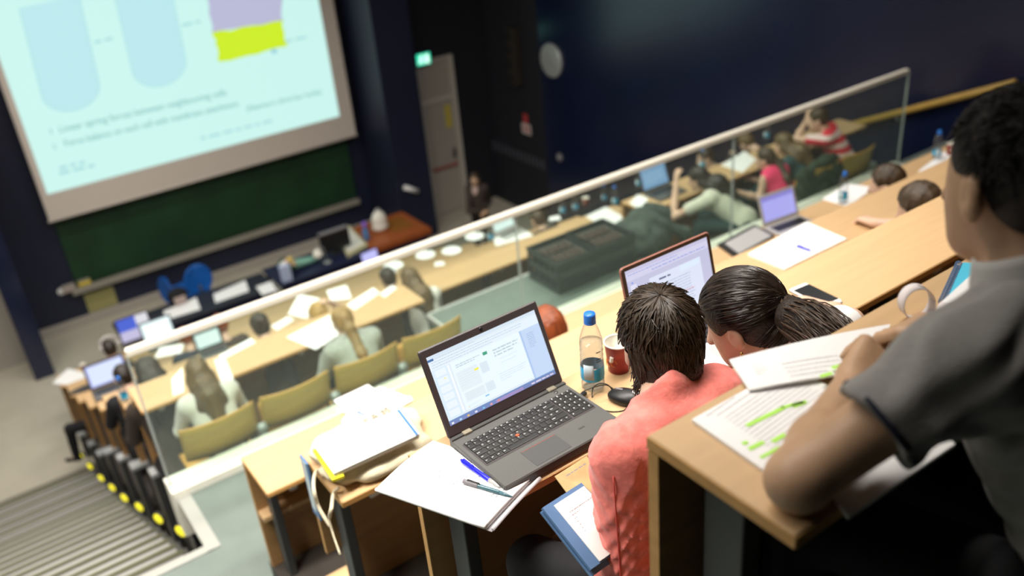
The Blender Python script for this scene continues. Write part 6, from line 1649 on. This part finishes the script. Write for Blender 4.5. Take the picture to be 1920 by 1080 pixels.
# ------------------------------------------------------------------ lower left rows: lit screens, papers, cup
def blue_ui(s, d): s.rect('window', 0.05, 0.08, 0.95, 0.95, (0.72, 0.80, 1.0), 1.05, 1, d); s.lines('faint_lines', [(0.1, 0.85, 0.8, 7, 0.1, 0.03)], (0.6, 0.7, 0.95), 2, d)
def lap_small(label, px, py, z, fn, col, w=0.36, rz=0.0, lid=0.23, **k):
    P = at_z(px, py, z); return laptop(label, P[0], P[1] - 0.1, z, rz, w, 0.22, 0.02, lid, math.radians(74), [(col, 1.0), fn], th=0.02, **k)
lap_small('lit laptop at the stair end of the lower rows, behind the water bottle', 210, 724, LOWZ[3], blue_ui, (0.45, 0.50, 0.9), 0.40, lid=0.27)
lap_small('small bright cyan tablet in front of the person with reddish brown hair', 397, 656, LOWZ[2], white_ui, (0.5, 0.85, 0.85), 0.27, lid=0.19)
lap_small('bright white screen left of the end of the handrail', 303, 640, LOWZ[4], white_ui, (0.6, 0.85, 0.9), 0.38, lid=0.27)
def split_ui(s, d): s.rect('blue_half', 0.0, 0.45, 0.6, 1, (0.06, 0.12, 0.65), 1, 1, d); s.rect('white_half', 0.6, 0.3, 1, 1, (0.75, 0.74, 0.80), 1, 1, d); s.rect('lower_half', 0.0, 0, 1, 0.45, (0.55, 0.52, 0.74), 1, 1, d)
lap_small('laptop with a blue and white screen at the far left row', 262, 640, LOWZ[5], split_ui, (0.4, 0.4, 0.7), 0.42, lid=0.34)
P = at_z(238, 690, LOWZ[4])
px_sheet('white papers at the outer end of the front desk', ((98, 720), (150, 724), (166, 702), (128, 692)), LOWZ[7], t=0.01)
px_sheet('pale papers beside the cyan tablet', ((290, 672), (340, 662), (345, 645), (300, 652)), LOWZ[2], t=0.004)
P = at_z(159, 694, LOWZ[6]); o = dup(c, P, 0.8, 'red cup at the stair end near the white papers')
o = thing('black_pouch', 'black case lying at the stair end in front of the lit laptop', 'case', at_z(168, 728, LOWZ[4])); 
blob('body', [ell((0, 0, 0.02), (0.22, 0.07, 0.022))], 0.01, 'black', o, 0.01); MB().tube([(-0.2, 0.0, 0.041), (0.2, 0, 0.041)], 0.004, 6).build('zip', 'dim_grey', o, True)

# ------------------------------------------------------------------ right block beyond the landing
def bl_ui(s, d): s.rect('window', 0.0, 0.0, 1, 0.9, (0.24, 0.42, 0.70), 0.9, 1, d); s.lines('faint_lines', [(0.08, 0.75, 0.8, 6, 0.1, 0.04)], (0.40, 0.56, 0.80), 2, d)
P = at_z(1245, 362, LOWZ[0])
laptop('dark laptop with a blue screen in front of the cream jumper', P[0], 6.0, LOWZ[0], 0.0, 0.36, 0.24, 0.02, 0.245, math.radians(70), [((0.25, 0.42, 0.72), 0.85), bl_ui], th=0.02)
px_sheet('white paper sheets on the desk left of the pink top', ((1352, 310), (1392, 324), (1418, 300), (1396, 284)), LOWZ[0], t=0.004)
px_sheet('white paper below the blue laptop at the desk end', ((1180, 382), (1205, 395), (1215, 372), (1195, 365)), LOWZ[0], t=0.004)

# ------------------------------------------------------------------ lecture floor: demonstration tables, chairs, equipment
def simple_table(label, x0, x1, y0, y1, z, top, body, t_=0.04):
    t = thing('table', label, 'table', ((x0 + x1) / 2, (y0 + y1) / 2, ZF)); w, d, h = x1 - x0, y1 - y0, z - ZF
    MB().box(-w / 2, w / 2, -d / 2, d / 2, h - t_, h, 0.01).build('table_top', top, t)
    MB().box(-w / 2 + 0.04, w / 2 - 0.04, -d / 2 + 0.04, -d / 2 + 0.06, 0.12, h - t_).build('front_panel', body, t)
    for sx in (-1, 1):
        for sy in (-1, 1): MB().box(sx * (w / 2 - 0.06) - 0.025, sx * (w / 2 - 0.06) + 0.025, sy * (d / 2 - 0.06) - 0.025, sy * (d / 2 - 0.06) + 0.025, 0, h - t_).build('leg', 'steel', t)
    return t
M['blackblue'] = mat('black_blue_table_top', (0.012, 0.013, 0.024), 0.45); M['navy_panel'] = mat('navy_table_panel', (0.010, 0.013, 0.045), 0.5)
zt = -6.38
simple_table('long black demonstration table with white sheets in front of the board', 1.35, 3.75, 12.75, 13.45, zt, 'blackblue', 'navy_panel')
simple_table('dark blue equipment table right of the black one', 3.80, 5.48, 12.75, 13.55, zt, 'navy_panel', 'navy_panel')
for (a, b_, c_, d_), lab in [(((306, 584), (312, 600), (376, 580), (368, 558)), 'white sheet on the black table, the left one'), (((400, 552), (404, 568), (467, 546), (460, 526)), 'white sheet on the black table, the middle one'), (((480, 538), (492, 554), (520, 545), (508, 528)), 'small white sheet on the black table, the right one')]:
    px_sheet(lab, (a, b_, c_, d_), zt, t=0.004, group='white sheets on the black table')
# red brown console
M['redwood'] = mat('red_brown_wood', (0.33, 0.085, 0.022), 0.45, noise=0.15, nscale=4, stretch=(1, 8, 1)); M['orangewood'] = mat('orange_brown_inset', (0.26, 0.10, 0.015), 0.5)
cn = thing('console', 'red brown wooden lectern console with a sunken top by the door pier', 'console', (6.15, 13.35, ZF))
h = zt - ZF
MB().box(-0.62, 0.55, -0.42, 0.62, h - 0.07, h, 0.01).build('console_top', 'redwood', cn)
MB().box(-0.02, 0.40, -0.15, 0.42, h, h + 0.006, 0.01).build('sunken_panel', 'orangewood', cn)
MB().box(-0.56, 0.50, -0.38, 0.58, 0.0, h - 0.07, 0.006).build('cabinet', 'navy_panel', cn)
m = MB(); m.box(-0.62, 0.55, -0.44, -0.42, h - 0.10, h, 0.004); m.build('front_lip', 'redwood', cn)
zc_ = zt
# blue chairs
M['blue_seat'] = mat('bright_blue_chair', (0.005, 0.10, 0.42), 0.5)
def chair(label, px, py, y, rz):
    P = at_y(px, py, y); t = thing('office_chair', label, 'chair', (P[0], y, ZF), rz, 'blue chairs behind the demonstration table'); zc = P[2] - ZF
    def bk(u, v): a = (u - 0.5) * 2; w = 0.23 * math.sqrt(max(0.02, 1 - (2 * v - 1) ** 2 * 0.85)); return (a * w, 0.05 * a * a, zc - 0.25 + 0.5 * v)
    m = MB(); m.grid(bk, 12, 12, 0.03); m.build('backrest', 'blue_seat', t, True)
    m = MB(); m.box(-0.22, 0.22, -0.46, -0.02, 0.44, 0.50, 0.04); m.build('seat', 'blue_seat', t)
    m = MB(); m.tube([(0, -0.2, 0.06), (0, -0.2, 0.44)], 0.03, 8); m.tube([(0, -0.2, 0.42), (0, 0.04, 0.44), (0, 0.05, zc - 0.1)], 0.02, 8); m.build('column', 'steel', t, True)
    m = MB(); [m.tube([(0, -0.2, 0.07), (0.28 * math.cos(a), -0.2 + 0.28 * math.sin(a), 0.05)], 0.018, 6) for a in np.arange(5) * 2 * PI / 5]; m.build('star_base', 'black', t, True)
    return t
chair('bright blue chair with a rounded back behind the black table', 370, 522, 13.85, PI)
chair('blue chair seen edge on, left of the rounded blue chair', 318, 545, 14.4, PI - 1.3)
o = thing('dark_backpack', 'dark bag with a pale patch between the two blue chairs', 'bag', (at_y(338, 562, 13.25)[0], 13.36, zt)); ob = np.array(o.location)
blob('body', [ell(ob + (0, 0, 0.13), (0.16, 0.10, 0.14))], 0.02, 'black_cloth', o, 0.02, None, ob); MB().box(-0.09, 0.09, -0.115, -0.09, 0.03, 0.15, 0.01).build('pale_patch', 'pinkgrey', o)
# monitor
P = at_z(610, 458, zt)
mo_ = thing('monitor', 'black flat monitor with a grey top edge on the equipment table', 'monitor', (P[0], 13.2, zt))
MB().box(-0.27, 0.27, -0.03, 0.02, 0.08, 0.40, 0.01).build('housing', 'black', mo_); MB().box(-0.26, 0.26, -0.04, 0.05, 0.40, 0.43, 0.008).build('grey_top', 'dim_grey', mo_); MB().box(-0.1, 0.1, -0.08, 0.08, 0, 0.015, 0.01).build('foot', 'black', mo_); MB().box(-0.03, 0.03, -0.01, 0.02, 0.01, 0.2).build('stem', 'black', mo_)
# bouquet
P = at_z(560, 500, zt); bo = thing('bouquet', 'bouquet in pale green wrapping lying on the equipment table', 'flowers', (P[0], 13.12, zt)); ob = np.array(bo.location)
M['mint'] = mat('mint_wrapping', (0.22, 0.45, 0.36), 0.5); M['leafgreen'] = mat('leaf_green', (0.015, 0.07, 0.03), 0.7)
blob('wrapping', [cone(ob + (-0.15, 0, 0.10), ob + (0.32, 0.02, 0.05), 0.10, 0.04)], 0.016, 'mint', bo, 0.02, lambda P: 0.01 * np.sin(P[..., 1] * 60 + P[..., 2] * 50), ob)
blob('leaves', [ell(ob + (-0.22, 0, 0.12), (0.14, 0.16, 0.13))], 0.018, 'leafgreen', bo, 0.02, lambda P: 0.016 * np.sin(P[..., 0] * 60) * np.sin(P[..., 1] * 60) * np.sin(P[..., 2] * 60), ob)
for k, (dx, dz, col) in enumerate([(-0.26, 0.22, (0.62, 0.32, 0.28)), (-0.18, 0.25, (0.68, 0.50, 0.15)), (-0.22, 0.14, (0.66, 0.36, 0.20)), (-0.30, 0.13, (0.5, 0.25, 0.2)), (-0.14, 0.17, (0.66, 0.48, 0.28))]):
    blob('flower', [ell(ob + (dx, -0.10, dz), (0.055, 0.05, 0.055))], 0.012, mat('flower_petals', col, 0.7), bo, 0.01, lambda P: 0.005 * np.sin(P[..., 0] * 150) * np.sin(P[..., 2] * 150), ob)
# other things on the tables
P = at_z(592, 492, zt); o = thing('desk_lamp', 'round white gooseneck lamp head on the equipment table', 'lamp', (P[0], 12.95, zt))
MB().lathe([(0.02, 0.30), (0.07, 0.26), (0.085, 0.20), (0.08, 0.18), (0.001, 0.18)], n=18).build('shade', 'cup_white', o, True); MB().tube([(0, 0, 0.28), (0.04, 0.02, 0.33), (0.12, 0.04, 0.28), (0.15, 0.04, 0.02)], 0.012, 8).build('neck', 'grey_metal', o, True); MB().lathe([(0.07, 0), (0.07, 0.015), (0.01, 0.02)], c=(0.15, 0.04, 0), n=16).build('foot', 'grey_metal', o, True)
P = at_z(532, 520, zt); o = thing('tissue_box', 'pale blue upright box at the left end of the equipment table', 'box', (P[0], 12.85, zt))
M['paleblue'] = mat('pale_blue_card', (0.42, 0.50, 0.70), 0.6); MB().box(-0.08, 0.08, -0.06, 0.06, 0, 0.28, 0.01).build('carton', 'paleblue', o); MB().box(-0.05, 0.05, -0.02, 0.02, 0.28, 0.33, 0.01).build('tissue', 'white', o)
P = [at_z(*q, zt) for q in ((628, 432), (652, 484), (690, 462), (655, 425))]; o = thing('document_camera_pad', 'pale yellow green board lying on the equipment table left of the console', 'board', (sum(p[0] for p in P) / 4, sum(p[1] for p in P) / 4, zt))
M['paleyellow'] = mat('pale_yellow_board', (0.50, 0.48, 0.28), 0.6, noise=0.12, nscale=6); ob = np.array(o.location)
m = MB(); m.slab([p - ob + np.array([0, 0, 0.03]) for p in P], 0.03); m.build('panel', 'paleyellow', o); m = MB(); m.slab([(p - ob) * 0.8 + np.array([0, 0, 0.034]) for p in P], 0.004); m.build('sheet', 'cup_white', o)
P = at_z(714, 432, zt); o = thing('white_case', 'white rounded appliance standing on the console', 'appliance', (P[0], P[1], zt)); ob = np.array(o.location)
blob('body', [ell(ob + (0, 0, 0.19), (0.14, 0.11, 0.19)), ell(ob + (0, 0, 0.08), (0.15, 0.12, 0.09))], 0.016, 'cup_white', o, 0.03, None, ob); MB().tube([(-0.06, 0, 0.37), (0, 0, 0.42), (0.06, 0, 0.37)], 0.012, 8).build('handle', 'pale_grey', o, True)
P = at_z(688, 450, zt); o = thing('spray_bottle', 'blue bottle with a violet cap beside the white appliance', 'bottle', (P[0], P[1], zt))
M['bluefluid'] = mat('blue_liquid_bottle', (0.08, 0.20, 0.42), 0.3); M['violet'] = mat('violet_cap', (0.25, 0.12, 0.60), 0.4)
MB().lathe([(0.05, 0), (0.055, 0.02), (0.055, 0.18), (0.03, 0.23), (0.03, 0.25)], n=18).build('body', 'bluefluid', o, True); MB().lathe([(0.038, 0.25), (0.042, 0.26), (0.042, 0.32), (0.03, 0.34), (0.001, 0.345)], n=18).build('cap', 'violet', o, True)
def viol_ui(s, d): s.rect('window', 0.05, 0.1, 0.95, 0.95, (0.55, 0.55, 0.98), 1.0, 1, d)
P = at_z(716, 492, zt - 0.25)
laptop('laptop with a violet lit screen on the lecture table, just above the handrail', 5.35, 12.45, -6.55, 0.12, 0.34, 0.22, 0.02, 0.30, math.radians(78), [((0.42, 0.42, 0.92), 1.0), viol_ui], th=0.02)
simple_table('small low table carrying the violet lit laptop', 5.05, 5.9, 12.2, 12.68, -6.55, 'blackblue', 'navy_panel')
o = thing('red_case', 'small red case beside the violet lit laptop', 'case', (5.72, 12.45, -6.55)); MB().box(-0.13, 0.13, -0.08, 0.08, 0, 0.12, 0.02).build('case_body', 'redcase', o); MB().tube([(-0.05, -0.0, 0.12), (0, 0, 0.16), (0.05, 0, 0.12)], 0.01, 6).build('handle', 'black', o, True)
